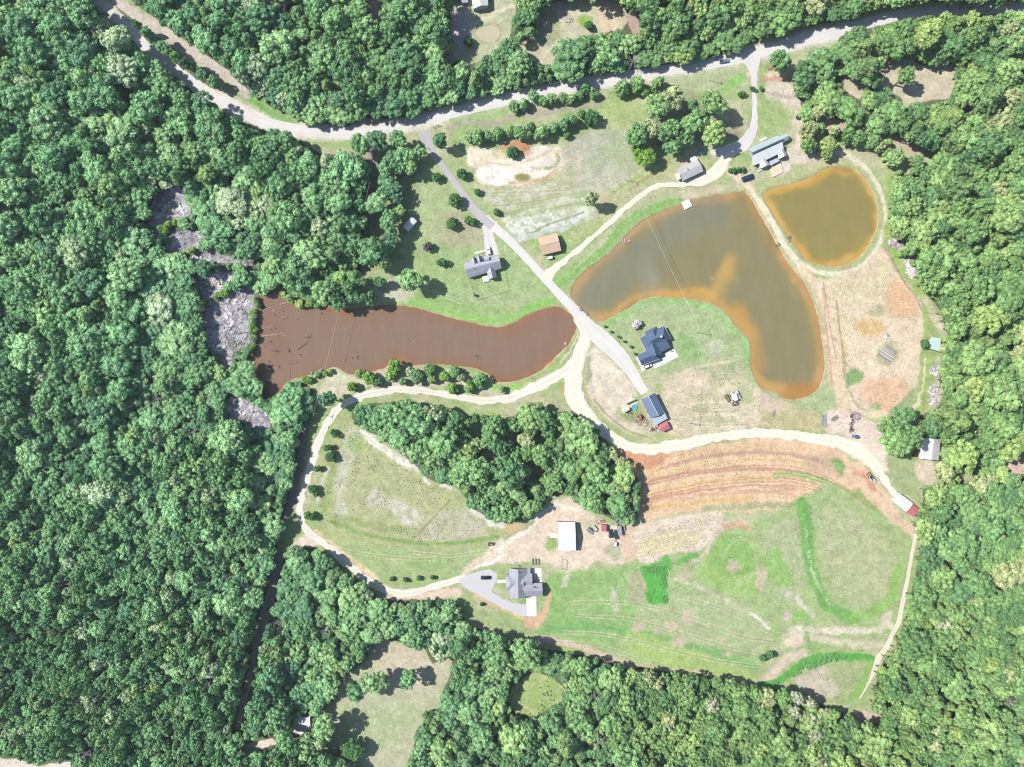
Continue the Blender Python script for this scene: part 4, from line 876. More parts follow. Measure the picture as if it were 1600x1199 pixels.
# --- single trees of the yards and clearings
LONE = [
 (562,225,13,'oak',"first roadside tree from the left, west of the three along the main road's south verge"),
 (591,220,15,'oak',"largest of the three roadside trees, in the middle, south of the main road"),
 (621,218,13,'oak',"third roadside tree, nearest the driveway mouth, south of the main road"),
 (686,220,14,'oak',"green tree on the corner where the driveway leaves the main road"),
 (640,440,19,'oak',"big spreading tree on the lawn just north of the brown pond, casting a long shadow"),
 (577,393,22,'oak',"very large pale green tree beside the shaded lane, west of the small white shed"),
 (585,315,17,'oak',"leafy tree beside the shaded lane, north-west of the small white shed"),
 (605,345,14,'oak',"tree just west of the small white shed"),
 (555,435,16,'oak',"tree at the lower end of the shaded lane above the brown pond"),
 (553,464,15,'oak',"tree overhanging the north bank of the brown pond, its shadow on the water"),
 (578,467,10,'oak',"smaller tree on the north bank of the brown pond beside the overhanging one"),
 (1115,162,20,'oak',"large lone tree by the upper gravel drive with a dark shadow on its right"),
 (1026,164,21,'oak',"large tree at the upper left of the grove above the grey cottage"),
 (1050,155,18,'oak',"greyish tree touching the upper left one in the grove above the grey cottage"),
 (1082,165,10,'oak',"small tree in the gap between the upper trees of the grove"),
 (1017,201,15,'oak',"tree directly above the bright yellow-green one in the grove"),
 (993,211,17,'oak',"leftmost tree of the grove above the grey cottage"),
 (1045,203,17,'oak',"tree in the centre of the grove above the grey cottage"),
 (1050,224,15,'oak',"lowest tree in the centre of the grove, just above the grey cottage"),
 (1080,192,19,'oak',"broad tree on the right of the grove above the grey cottage"),
 (1072,216,13,'oak',"tree just north of the silver car by the grey cottage"),
 (1116,208,18,'oak',"tree beside the shaded grey parking area west of the upper drive"),
 (1219,94,15,'oak',"tree on the corner of the main road beside the upper drive"),
 (1360,105,21,'pine',"tall brownish tree on the left of the bare clearing in the north-east wood"),
 (1366,124,13,'oak',"paler tree under the tall brownish one in the north-east clearing"),
 (1416,119,14,'oak',"round tree standing alone in the bare clearing of the north-east wood"),
 (1425,682,1,'skip',''),
 (922,310,13,'oak',"lone dark green tree in the field north of the sandy pond road"),
 (585,1070,19,'oak',"large grey-green tree in the middle of the southern clearing"),
 (640,1062,15,'oak',"tree on the right of the southern clearing with a shadow to its right"),
 (557,1081,17,'oak',"tree on the left of the trio in the southern clearing"),
 (507,1138,20,'oak',"yellow-green tree hiding the white house at the edge of the southern clearing"),
 (481,1168,18,'oak',"tree south of the white house by the southern clearing"),
 (512,625,13,'oak',"round tree beside the bend of the sandy road, south of the brown pond"),
 (1388,667,15,'oak',"left lobe tree of the big clump west of the grey-roofed shed"),
 (1413,655,18,'oak',"upper tree of the big clump west of the grey-roofed shed"),
 (1425,682,17,'oak',"right tree of the big clump, close against the grey-roofed shed"),
 (1402,692,18,'oak',"lower tree of the big clump west of the grey-roofed shed"),
 (1424,388,14,'oak',"grey-green tree above the heap of white rubble at the east wood edge"),
 (1457,665,13,'oak',"tree above the roof of the grey-roofed shed"),
]
for (x, y, r, kd, lb) in LONE:
    if kd == 'skip': continue
    tree(x, y, r, kd, 'pine_tree' if kd == 'pine' else 'tree', lb, 'tree')
tree(1004,243,18,'oak','tree','bright yellow-green tree at the lower edge of the grove above the grey cottage','tree',mat=M_yel,h=11)
row(((1245,1090,9),(1242,1110,10),(1268,1125,11),(1272,1148,12),(1262,1168,12),(1280,1185,13),(1265,1100,9),(1075,1095,12),(1112,1100,11),(1048,1130,10),(1475,980,14),(1488,990,12)), 'of the pale crowns in the south-east woods', 'oak', 'tree', 'tree', 'pale crowns in the south-east woods', lambda r: 15, (M_palebuff,))
SHR = [
 (732,65,9,"bushy shrub on the bank of the small pale pond at the top"),
 (682,278,8,"round shrub left of the asphalt driveway near the main road"),
 (724,272,10,"round shrub between the driveway and the white sand pit"),
 (710,314,12,"largest round shrub on the lawn west of the driveway"),
 (706,350,10,"round shrub above the grey house with dormers, the left of two side by side"),
 (735,346,9,"round shrub above the grey house, beside the driveway, right of two side by side"),
 (688,410,9,"dark shrub on the lawn left of the grey house with dormers"),
 (746,300,6,"small shrub on the right edge of the driveway, level with the sand pit's foot"),
 (777,331,8,"small bright shrub right of the driveway bend"),
 (742,461,3,"tiny dark bush inside the fenced yard south of the grey house"),
 (925,185,13,"dark round cedar at the right end of the hedgerow, alone on the field"),
 (884,213,7,"small round shrub just below the right end of the hedgerow"),
 (801,239,10,"round shrub on the edge of the white sand pit"),
 (920,40,8,"green shrub in the top clearing"),
 (1175,138,5,"small bush on the left edge of the upper drive"),
 (1189,139,4,"small bush on the right edge of the upper drive"),
 (1157,147,6,"low bush on the grass left of the upper drive"),
 (1445,540,9,"round dark shrub beside the pale canopy at the east wood edge"),
 (1192,1029,9,"left half of the lone dark shrub pair in the south meadow"),
 (1202,1023,8,"right half of the lone dark shrub pair in the south meadow"),
 (672,1117,10,"round shrub on the right edge of the southern clearing"),
 (551,1171,18,"big dark round evergreen near the bottom of the southern clearing"),
 (522,676,7,"shrub on the inner side of the sandy road, northernmost of its row"),
 (514,700,8,"bushy shrub on the inner side of the sandy road, second of its row"),
 (517,714,9,"broad shrub on the inner side of the sandy road, third of its row"),
 (498,733,7,"slim shrub hugging the sandy road's west side, fourth of its row"),
 (488,764,8,"shrub at the sandy road's western bend, fifth of its row"),
 (494,772,6,"small shrub touching the fifth one at the sandy road's western bend"),
 (485,808,10,"tallest dark shrub at the foot of the row beside the sandy road"),
 (752,945,4,"small bush on the grass south of the grey gravel drive"),
 (1340,0,0,""),
]
for (x, y, r, lb) in SHR:
    if r: tree(x, y, r, 'bush', 'shrub', lb, 'shrub')
tree(668,386,9,'bush','shrub','purple-grey shrub alone on the lawn','shrub',mat=M_purple)
tree(995,507,8,'bush','shrub','pale silvery shrub beside the dark-roofed house','shrub',mat=M_silver,h=4)
row([(x, y, 2.6) for (x, y) in ((945,511),(955,519),(966,526),(976,534),(986,542),(992,553))], 'clipped bush between the drive and the navy-roofed house', 'bush', 'shrub', 'shrub', 'clipped bushes along the drive')
row([(x, y, 4.6) for (x, y) in ((1140,267),(1147,267),(1154,266),(1161,265))], 'in the short hedge above the black van', 'bush', 'shrub', 'shrub', 'short hedge above the black van')
row([(x, y, 4.2) for (x, y) in ((612,905),(634,907),(654,904),(675,902))], 'small bush on the grass above the southern sandy road', 'bush', 'shrub', 'shrub', 'bushes above the southern sandy road')
HEDGE = [(732,212,10),(745,213,12),(762,210,12),(780,205,12),(797,206,11),(812,207,12),(830,201,12),(850,206,12),(865,197,12),(880,193,11),(895,186,11),(908,178,8),(772,214,9),(822,212,9),(841,210,9)]
row(HEDGE, 'in the hedgerow above the white sand pit', 'bush', 'tree', 'tree', 'hedgerow above the sand pit', lambda r: r * S * 1.9 + 1, (M_leaf,))
ROADROW = [(803,167,9),(820,165,10),(835,153,11),(848,158,9),(862,155,10),(880,153,9),(892,155,9),(905,147,10),(915,139,11),(925,148,9),(932,150,7)]
row(ROADROW, 'in the long tree row on the main road south verge', 'bush', 'tree', 'tree', 'tree row on the south verge', lambda r: r * S * 1.7 + 1, (M_leaf,))
row(((973,137,13),(995,133,14),(1008,141,10),(1028,127,11),(1022,138,8)), 'in the short clump right of the long verge row', 'bush', 'tree', 'tree', 'short clump on the south verge', lambda r: r * S * 1.9 + 1, (M_leaf,))
row(((612,250,15),(604,262,16),(632,246,15),(655,238,10),(603,284,13),(622,262,13),(640,262,11),(618,300,14),(600,300,12),(622,330,10),(607,378,15),(600,410,12),(612,362,12),(592,440,9)), 'in the shady belt between the lane and the lawn', 'oak', 'tree', 'tree', 'shady belt beside the lane', axis=1)
NEROW = [(1262,205,15),(1280,198,12),(1262,228,14),(1295,226,13),(1305,207,10),(1325,210,13),(1340,217,13),(1360,224,13),(1375,229,10),(1390,222,9),(1397,246,13),(1292,240,10),(1385,238,7),(1432,252,10),(1430,266,9)]
row(NEROW, 'in the double row above the round pond', 'bush', 'tree', 'tree', 'rows above the round pond', lambda r: r * S * 2.0 + 2, (M_leaf,))
row(((617,573,13),(607,588,12),(640,582,10),(671,576,13),(652,589,12),(675,593,8),(692,588,10),(710,581,10),(750,593,11),(735,600,8),(707,606,9),(730,607,8),(750,604,7),(785,608,6),(560,586,9),(577,590,11),(590,597,9),(550,605,9),(720,590,8),(630,595,8)), 'on the bank between brown pond and sandy road', 'bush', 'tree', 'tree', 'trees on the south bank', lambda r: r * S * 1.6 + 1.5, (M_leaf, M_leaf, M_shrubl, M_brightshrub))
BR = []
for (pts, n_, r0, r1) in (([(404,455),(400,480),(396,500),(398,520),(396,535),(388,548),(376,558),(368,570)], 34, 4, 6.5), ([(340,462),(355,452),(372,444),(390,440)], 16, 5, 8), ([(365,610),(385,615),(405,625),(425,632)], 14, 5, 8), ([(445,460),(470,475),(495,478)], 12, 5, 8), ([(478,590),(500,585),(520,582)], 8, 4, 7), ([(320,470),(312,480)], 4, 5, 7), ([(250,362),(268,352),(290,342)], 9, 5, 8), ([(268,402),(300,392),(312,378)], 7, 5, 8), ([(345,585),(385,590),(400,600)], 10, 6, 9)):
    P_ = smooth_pts(pts, False, 2)
    for i in range(n_):
        q = P_[int(i / n_ * len(P_))]; BR.append((q[0] + random.uniform(-4, 4), q[1] + random.uniform(-4, 4), random.uniform(r0, r1)))
for (x, y, r) in BR: tree(x, y, r, 'bush', 'shrub', 'leafy shrub on the overgrown edges of the swamp beside the brown pond', 'shrub', 'swamp shrubs', mat=random.choice([M_brightshrub, M_brightshrub, M_leaf]))
row(((1400,300,9),(1398,318,8),(1402,338,9),(1396,284,8),(1400,355,8),(1404,270,7),(1428,412,7),(1440,420,9),(1448,432,8),(1456,420,9),(1475,545,8),(1478,560,9),(1480,572,8),(1472,580,7),(1441,430,8),(1405,398,6),(1412,398,6),(1475,530,8),(1474,668,8),(1442,800,8),(1438,815,8),(1441,835,8)), 'leafy shrub along the front edge of the east wood', 'bush', 'shrub', 'shrub', 'shrubs along the east wood edge', None, (M_brightshrub, M_leaf), 1)
for (x, y, r) in ((302,178,9),(250,120,8),(228,98,8),(205,62,7),(215,80,9)): pass

# --- the woods: large crowns are single trees, the rest one canopy
cells = {}
def free(x, y, r, kf):
    ci, cj = int(x // 20), int(y // 20)
    for i in range(ci - 2, ci + 3):
        for j in range(cj - 2, cj + 3):
            for (a, b_, c_) in cells.get((i, j), ()):
                if (a - x) ** 2 + (b_ - y) ** 2 < (kf * (r + c_)) ** 2: return False
    return True
def put(x, y, r): cells.setdefault((int(x // 20), int(y // 20)), []).append((x, y, r))
for (x, y, r, *_ ) in LONE + [(a, b_, c_) for a, b_, c_ in HEDGE + ROADROW + NEROW]: put(x, y, r)
forest = []
def sizef(x, y):
    f_ = 1.0
    f_ *= 1 - .30 * min(1, max(0, (y - 560) / 350)) * min(1, max(0, (520 - x) / 200))
    if y > 960: f_ *= .84
    if x > 1380 and y > 250: f_ *= .95
    return f_
for r0, tries, kf in ((24, 500, .95), (20, 900, .80), (17, 2400, .72), (14.5, 6000, .66), (12.5, 12000, .62), (10.5, 22000, .60), (9, 30000, .58), (7.5, 30000, .60), (6, 20000, .62)):
    xs = rng.uniform(-75, 1675, tries); ys = rng.uniform(-75, 1275, tries)
    rr = r0 * rng.uniform(.9, 1.1, tries)
    fmk = forest_mask(xs, ys)
    edge = np.ones(tries, bool)
    for a in range(8):                                           # the whole crown stays off the open ground
        edge &= forest_mask(xs + np.cos(a * .785) * rr * .62, ys + np.sin(a * .785) * rr * .62)
    for x, y, r, ok in zip(xs, ys, rr, fmk & edge):
        if not ok: continue
        r = r * sizef(x, y)
        if free(x, y, r, kf): put(x, y, r); forest.append((float(x), float(y), float(r)))
forest.sort(key=lambda q: -q[2])
inw = [q for q in forest if -5 < q[0] < 1605 and -5 < q[1] < 1204]
nbig = max(0, 300 - (ntree - 150)); big = inw[:nbig]; bigs = set(big)
MARKS = [('the big swamp patch',358,500),('the top swamp patch',265,325),('the brown pond',620,530),('the hidden white house',475,1130),('the southern clearing',610,1060),('the small grassy clearing',840,1085),
 ('the round pond',1285,345),('the bare north-east clearing',1420,130),('the aqua canopy',1463,538),('the grey and white shed',1452,702),('the white and red sheds',1415,788),('the white barn on sand',886,838),('the navy workshop',1022,640),('the peach barn',858,382),
 ('the upper drive',1179,110),('the small pale pond',760,52),('the upper clearing',900,50),('the driveway mouth',665,205),('the top dirt cut',585,25),('the double track',300,95),('the top left corner',0,0),('the bottom left corner',0,1199),('the bottom right corner',1600,1199),
 ('the top right corner',1600,0),('the middle of the left edge',0,560),('the middle of the bottom edge',960,1199),('the middle of the right edge',1600,620),('the lower sandy path end',1360,1080),('the grey gravel drive',750,910),('the shaded lane',575,330),('the western road bend',470,790)]
ORD = ['nearest', 'second nearest', 'third nearest', 'fourth nearest', 'fifth nearest', 'sixth nearest', 'seventh nearest', 'eighth nearest', 'ninth nearest', 'tenth nearest']
def low(x, y):
    X_, Y_ = np.array([x]), np.array([y]); f_ = 1.0
    if 380 < x < 1330 and y < 215: f_ = min(f_, .58 + .42 * min(1, max(0, (float(dist_line(X_, Y_, ROAD_MAIN)[0]) - 28) / 40)))
    if x > 880 and bool(inside(X_, Y_, WOODS[0])[0]): f_ = min(f_, .72)
    if 200 < x < 420 and 280 < y < 680: f_ = min(f_, .66)
    if 430 < x < 760 and 840 < y < 1000: f_ = min(f_, .62)
    if 400 < x < 500 and 590 < y < 900: f_ = min(f_, .66)
    if 1300 < x < 1500 and 80 < y < 200: f_ = min(f_, .7)
    if 740 < x < 900 and 1030 < y < 1130: f_ = min(f_, .65)
    return f_
def landmark_labels(items, head):
    """items (x, y, ...) -> a label each: which way and how far in order from the closest landmark"""
    b = {}
    for q in items:
        nm, mx, my = min(MARKS, key=lambda m_: (m_[1] - q[0]) ** 2 + (m_[2] - q[1]) ** 2); dx, dy = q[0] - mx, q[1] - my
        v_ = 'above' if dy < -abs(dx) * .41 else 'below' if dy > abs(dx) * .41 else ''; u_ = 'left' if dx < -abs(dy) * .41 else 'right' if dx > abs(dy) * .41 else ''
        dr = {'above': 'straight above', 'below': 'straight below', 'left': 'left of', 'right': 'right of'}.get(v_ + u_) or (v_ + '-' + u_ + ' of')
        b.setdefault((nm, dr), []).append((math.hypot(dx, dy), q))
    out = {}
    for (nm, dr), L in b.items():
        for i, (_, q) in enumerate(sorted(L, key=lambda t_: t_[0])): out[q] = head + ' ' + dr + ' ' + nm + ', ' + (ORD[i] if i < len(ORD) else 'far one')
    return out
def region(x, y):
    if bool(inside(np.array([x]), np.array([y]), WOODS[0])[0]): return 'large crown in the wood between the sandy loop road and the orange terraces', 'large trees of the middle wood'
    if 255 < x < 580 and 200 < y < 480: return 'large crown in the wood between the main road and the brown pond', 'large trees above the brown pond'
    if x > 1230 and y < 260: return 'large crown in the north-east wood around the bare clearing', 'large trees of the north-east wood'
    if y < 200 and x > 200 + y * 1.2: return 'large crown in the wood north of the main road', 'large trees north of the road'
    if x > 1380: return 'large crown in the wood along the east side of the ponds and meadow', 'large trees of the east wood'
    if y > 860 and x > 400: return 'large crown in the wood south of the grey-gravel drive and meadow', 'large trees of the south wood'
    return 'large crown standing out of the dense west wood', 'large trees of the west wood'
BL = landmark_labels(big, 'large crown')
for q in big:
    x, y, r = q; gr = region(x, y)[1]; lb = BL[q]
    tree(x, y, r, 'pine' if random.random() < .07 else 'oak', 'tree', lb, 'tree', gr, h=(8.5 + 1.3 * r * S + random.uniform(-1, 2)) * low(x, y))
rest = [q for q in forest if q not in bigs]
dead = [q for q in rest if 8 < q[2] < 13 and 0 < q[0] < 1600 and 0 < q[1] < 1199]; random.shuffle(dead)
dead = dead[:26]; deads = set(dead); rest = [q for q in rest if q not in deads]
DL = landmark_labels(dead, 'bare dead tree')
for q in dead:
    x, y, r = q
    tree(x, y, r * .9, 'dead', 'dead_tree', DL[q], 'dead tree', 'dead trees in the woods')
# canopy of the remaining trees, scattered with a node group
pts, scl, rot, idx = [], [], [], []
for (x, y, r) in rest:
    rm = r * S; h = 6.2 + 1.25 * rm + random.choice((-1, 0, 0, 1)) * random.uniform(.5, 2.5)
    h = (h + 1.5 + (float(fbm(np.array([x]), np.array([y]), 46, 61, 3)[0]) - .5) * 17) * low(x, y)
    p = V(x, y, h * .68); pts.append((p.x, p.y, 0)); scl += [rm / 4 * random.uniform(.88, 1.1), rm / 4 * random.uniform(.88, 1.1), h / 14]
    rot += [0, 0, random.uniform(0, 6.28)]; idx.append(random.choice([0,1,2,3,4,5,6,7,8,0,1,2,3,4,5,6,7,8,9]))
print('trees single', ntree, 'canopy', len(pts))
me = bpy.data.meshes.new('woodland'); me.from_pydata(pts, [], [])
for nm, ty, dat, key in (('sc', 'FLOAT_VECTOR', scl, 'vector'), ('rt', 'FLOAT_VECTOR', rot, 'vector'), ('ix', 'INT', idx, 'value')):
    a = me.attributes.new(nm, ty, 'POINT'); a.data.foreach_set(key, np.array(dat, np.int32 if ty == 'INT' else np.float32))
wo = bpy.data.objects.new('woodland', me); C.objects.link(wo)
tag(wo, 'unbroken broadleaf woodland canopy surrounding the ponds and fields', 'woodland', kind='stuff')
ng = bpy.data.node_groups.new('canopy', 'GeometryNodeTree')
ng.interface.new_socket('Geometry', in_out='INPUT', socket_type='NodeSocketGeometry'); ng.interface.new_socket('Geometry', in_out='OUTPUT', socket_type='NodeSocketGeometry')
gi = ng.nodes.new('NodeGroupInput'); go = ng.nodes.new('NodeGroupOutput'); iop = ng.nodes.new('GeometryNodeInstanceOnPoints'); jn = ng.nodes.new('GeometryNodeJoinGeometry')
seen = {}
for o in list(C.objects):
    if o.name.startswith('crown') and (o.data in CROWNS['oak'] or o.data is CROWNS['pine'][0]) and o.material_slots[0].link == 'DATA': seen.setdefault(o.data.name, o)
    if o.name.startswith('trunk') and o.data is TRUNKS['oak']: seen.setdefault('trunk_src', o)
def oinfo(o):
    n = ng.nodes.new('GeometryNodeObjectInfo'); n.inputs['Object'].default_value = o; n.transform_space = 'ORIGINAL'; return n.outputs['Geometry']
tsrc = oinfo(seen.pop('trunk_src'))
for nm in sorted(seen):
    j2 = ng.nodes.new('GeometryNodeJoinGeometry'); g2 = ng.nodes.new('GeometryNodeGeometryToInstance')
    ng.links.new(oinfo(seen[nm]), j2.inputs[0]); ng.links.new(tsrc, j2.inputs[0]); ng.links.new(j2.outputs[0], g2.inputs[0]); ng.links.new(g2.outputs[0], jn.inputs[0])
def nat(nm, ty):
    n = ng.nodes.new('GeometryNodeInputNamedAttribute'); n.data_type = ty; n.inputs['Name'].default_value = nm; return n.outputs['Attribute']
ng.links.new(gi.outputs[0], iop.inputs['Points']); ng.links.new(jn.outputs[0], iop.inputs['Instance']); iop.inputs['Pick Instance'].default_value = True
ng.links.new(nat('ix', 'INT'), iop.inputs['Instance Index']); ng.links.new(nat('rt', 'FLOAT_VECTOR'), iop.inputs['Rotation']); ng.links.new(nat('sc', 'FLOAT_VECTOR'), iop.inputs['Scale'])
ng.links.new(iop.outputs[0], go.inputs[0])
md = wo.modifiers.new('canopy', 'NODES'); md.node_group = ng

# ------------------------------------------------------------ buildings
M_wallw = plain('white_siding', (236,234,230), 0.8, var=0.05)
M_wallt = plain('tan_siding', (196,184,166), 0.85, var=0.08)
M_brick = plain('brick_wall', (168,128,112), 0.9, var=0.15, scale=4)
M_wallgrey = plain('grey_siding', (170,172,176), 0.8, var=0.06)
M_wood = plain('weathered_wood', (168,156,146), 0.9, var=0.2, scale=4)
M_trim = plain('white_trim', (250,250,248), 0.6, var=0.03)
M_glass, _t, _b = newmat('window_glass'); _b.inputs['Base Color'].default_value = (.02,.028,.035,1); _b.inputs['Roughness'].default_value = .06
M_door = plain('painted_door', (120,92,84), 0.6)
M_steel = plain('galvanised_metal', (196,200,206), 0.45, metal=0.3, var=0.12, scale=3)
M_darkmetal = plain('dark_metal', (70,72,80), 0.5, metal=0.3)
def lerp2(a, b, t): return (a[0] + (b[0] - a[0]) * t, a[1] + (b[1] - a[1]) * t)
def gable(mr, mw, Q, ez, rz, hip=(0, 0), ov=0.45, th=0.16, off=0.0, asym=0.5, z0=-0.3, rm=0, cap=None):
    """Q: four roof corners on the map; the ridge runs parallel to Q0-Q1"""
    c = [V(x, y, ez) for x, y in Q]
    r0 = c[0].lerp(c[3], asym); r1 = c[1].lerp(c[2], asym); L = (r1 - r0)
    a, b = r0 + L * hip[0], r1 - L * hip[1]; a.z = rz + off; b.z = rz + off
    for p in c: p.z += off
    mr.slab([c[0], c[1], b, a], th, rm); mr.slab([a, b, c[2], c[3]], th, rm)
    if hip[0]: mr.slab([c[0], a, c[3]], th, rm)
    if hip[1]: mr.slab([c[1], c[2], b], th, rm)
    if cap: cap.tube(a + Vector((0, 0, .02)), b + Vector((0, 0, .02)), .13, n=6)
    if mw is not None:
        ctr = (c[0] + c[1] + c[2] + c[3]) / 4
        def ins(p): d = ctr - p; d.z = 0; return p + d.normalized() * ov * 1.35
        w_ = [ins(p) for p in c]; zt = ez + off - th * .3
        ra, rb = w_[0].lerp(w_[3], asym), w_[1].lerp(w_[2], asym); zr = rz + off - th - .12 if True else 0
        za = zr if not hip[0] else zt; zb = zr if not hip[1] else zt
        P = [(p.x, p.y, z0) for p in w_] + [(p.x, p.y, zt) for p in w_] + [(ra.x, ra.y, za), (rb.x, rb.y, zb)]
        if hip[0] or hip[1]: mw.add(P[:8], [(3,2,1,0), (0,1,5,4), (1,2,6,5), (2,3,7,6), (3,0,4,7), (4,5,6,7)])
        else: mw.add(P, [(3,2,1,0), (0,1,5,4), (2,3,7,6), (3,0,4,8,7), (1,2,6,9,5)])
def openings(root, Q, ez, side, items):
    """windows and doors set 30 mm proud of the wall on side i of the plan; items = (t along the wall, 'w' or 'd' or 'g')"""
    c = [V(x, y, ez) for x, y in Q]; ctr = (c[0] + c[1] + c[2] + c[3]) / 4
    w_ = [p + Vector(((ctr - p).x, (ctr - p).y, 0)).normalized() * .61 for p in c]
    a, b = w_[side], w_[(side + 1) % 4]; d = b - a; rz = math.atan2(d.y, d.x); n = Vector((d.y, -d.x, 0)).normalized()
    if n.dot(ctr - a) > 0: n = -n
    for t_, k_ in items:
        p = a.lerp(b, t_) + n * .03; m = MB(); g = MB()
        if k_ == 'w':
            m.box(p.x, p.y, 1.5, 1.25, .10, 1.35, rz); f = m.build('window', M_trim, root); q = p + n * .05; g.box(q.x, q.y, 1.5, 1.0, .06, 1.1, rz); g.build('pane', M_glass, f)
        elif k_ == 'd':
            m.box(p.x, p.y, 1.02, .95, .12, 2.04, rz); m.build('door', M_door, root)
        else:
            m.box(p.x, p.y, 1.25, 3.2, .12, 2.5, rz); m.build('garage_door', M_trim, root)
def HM(origin, sc_):
    return lambda *uv: [(origin[0] + u / sc_, origin[1] + v / sc_) for u, v in uv]
def flat(m, pts, z, th=.15, mi=0): m.slab([V(x, y, z) for x, y in pts], th, mi)
def posts(root, pts, z, r=.08, name='post', mat=None):
    for x, y in pts:
        m = MB(); p = V(x, y, z); m.tube((p.x, p.y, -.2), (p.x, p.y, z - .1), r); m.build(name, mat or M_trim, root)

# 1 grey house with dormers
h = HM((715,370), 12); root = empty('house', (0,0,0), 0, 'light grey shingled house with two white dormers beside a fenced lawn', 'house')
M_r1 = shingle('light_grey_shingles', (196,198,212)); mr, mw = MB(), MB()
Q = h((105,490),(770,352),(826,592),(200,780)); gable(mr, mw, Q, 2.9, 6.2)
gable(mr, mw, h((530,590),(690,560),(738,762),(588,805))[1:] + h((530,590)), 2.86, 5.0, off=.0)
flat(mr, h((225,430),(445,338),(492,500),(262,552)), 4.6, .14)
gable(mr, None, h((488,372),(578,352),(610,500),(515,520)), 4.0, 5.6)
mr.build('roof', M_r1, root); mw.build('wall', M_wallw, root)
for (a, b_, c_, d_) in (((262,400),(318,378),(345,470),(290,492)), ((360,372),(418,350),(445,440),(388,462))):
    md_, mk = MB(), MB(); qq = h(a, b_, c_, d_); gable(md_, None, [qq[1], qq[2], qq[3], qq[0]], 5.6, 6.6, th=.1); dm = md_.build('dormer', M_r1, root)
    p = [V(x, y, 5.4) for x, y in h(a, b_)]; c0 = (p[0] + p[1]) / 2; dd = p[1] - p[0]; mk.box(c0.x + .2 * dd.normalized().y, c0.y - .25, 5.0, dd.length * .9, .2, 1.4, math.atan2(dd.y, dd.x)); mk.build('dormer_front', M_wallw, dm)
m = MB(); flat(m, h((455,745),(560,728),(602,830),(482,862)), .7, .8); m.build('deck', M_conc, root)
openings(root, Q, 2.9, 0, [(.12,'w'),(.3,'w'),(.42,'d'),(.6,'w'),(.82,'g')]); openings(root, Q, 2.9, 2, [(.15,'w'),(.6,'w'),(.75,'w'),(.9,'w')])
# 2 peach barn
h = HM((830,350), 17.13); root = empty('barn', (0,0,0), 0, 'square barn with a peach orange metal roof beside the junction', 'barn')
Q = h((180,375),(685,243),(803,714),(308,838)); mr, mw, cp = MB(), MB(), MB(); gable(mr, mw, Q, 3.2, 4.8, cap=cp)
M_r2 = metal_roof('peach_metal', (238,204,176), ang=R(15)); rf = mr.build('roof', M_r2, root); cp.build('ridge_cap', M_r2, rf); mw.build('wall', M_wallw, root)
openings(root, Q, 3.2, 3, [(.5,'g'),(.2,'d')]); openings(root, Q, 3.2, 1, [(.3,'w'),(.7,'w')])
# 3 cottage
h = HM((1040,220), 16); root = empty('cottage', (0,0,0), 0, 'small grey-roofed cottage with a white awning on the sandy pond road', 'cottage')
Q = h((300,690),(800,470),(945,765),(430,1010)); mr, mw = MB(), MB(); gable(mr, mw, Q, 2.7, 3.9); M_r3 = shingle('weathered_shingles', (206,206,210)); mr.build('roof', M_r3, root); mw.build('wall', M_wallw, root)
m = MB(); flat(m, h((605,440),(740,380),(800,468),(640,545)), 2.5, .1); m.build('awning', M_trim, root); posts(root, h((615,445),(738,390)), 2.5, name='awning_post')
m = MB(); flat(m, h((235,850),(325,800),(385,955),(285,985)), 2.4, .12); m.build('porch_roof', M_trim, root)
m = MB(); flat(m, h((402,540),(500,480),(590,560),(545,615),(425,650)), .15, .3); m.build('patio', plain('pink_paving', (238,190,182), .9), root)
openings(root, Q, 2.7, 2, [(.2,'w'),(.5,'d'),(.8,'w')]); openings(root, Q, 2.7, 0, [(.15,'w')])
# 4 long pale metal roof
h = HM((1150,200), 13.32); root = empty('house', (0,0,0), 0, 'long house with a pale blue-white metal roof and cross gables above the ponds', 'house')
M_r4 = metal_roof('pale_metal', (240,244,250), ang=R(25), var=.06); M_r4b = metal_roof('teal_metal', (196,214,222), ang=R(25), var=.12, rust=.12)
mr, mw, m2 = MB(), MB(), MB()
Qn = h((228,445),(862,158),(968,290),(342,575)); gable(m2, mw, Qn, 2.9, 5.2, asym=.74)
zz = MB(); A = [V(*p, 4.0) for p in h((340,575),(968,290))] + [V(*p, 2.75) for p in h((1000,490),(368,790))]; mr.slab(A, .16)
wl = [V(*p, 2.5) for p in h((365,590),(955,325),(975,485),(385,770))]; mw.prism([(p.x, p.y) for p in wl], -.3, 2.55)
Qe = h((908,187),(1055,118),(1112,235),(985,315)); gable(m2, mw, Qe, 2.5, 3.9)
for q_ in (h((860,505),(985,425),(1062,568),(905,645)), h((478,700),(605,640),(705,765),(522,842))):
    gable(mr, mw, [q_[0], q_[3], q_[2], q_[1]][0:4], 2.6, 4.3, ov=.3)
m2.build('roof', M_r4b, root); mr.build('roof', M_r4, root); mw.build('wall', M_wallw, root)
m = MB(); A = [V(*p, 2.5) for p in h((690,700),(880,618))] + [V(*p, 2.2) for p in h((905,690),(725,782))]; m.slab(A, .12); m.build('porch_roof', metal_roof('porch_metal', (214,222,240), ang=R(25)), root); posts(root, h((722,772),(812,735),(898,690)), 2.3)
m = MB(); flat(m, h((690,852),(935,722),(980,925),(765,1030)), .5, .6); m.build('patio', plain('tan_paving', (240,224,200), .9, var=.1), root)
openings(root, Qn, 2.9, 0, [(.15,'w'),(.35,'d'),(.55,'w'),(.8,'w')])
m = MB(); flat(m, h((458,905),(540,850),(705,770),(715,785),(560,860),(465,925)), .6, .5); m.build('porch_step', M_trim, root)
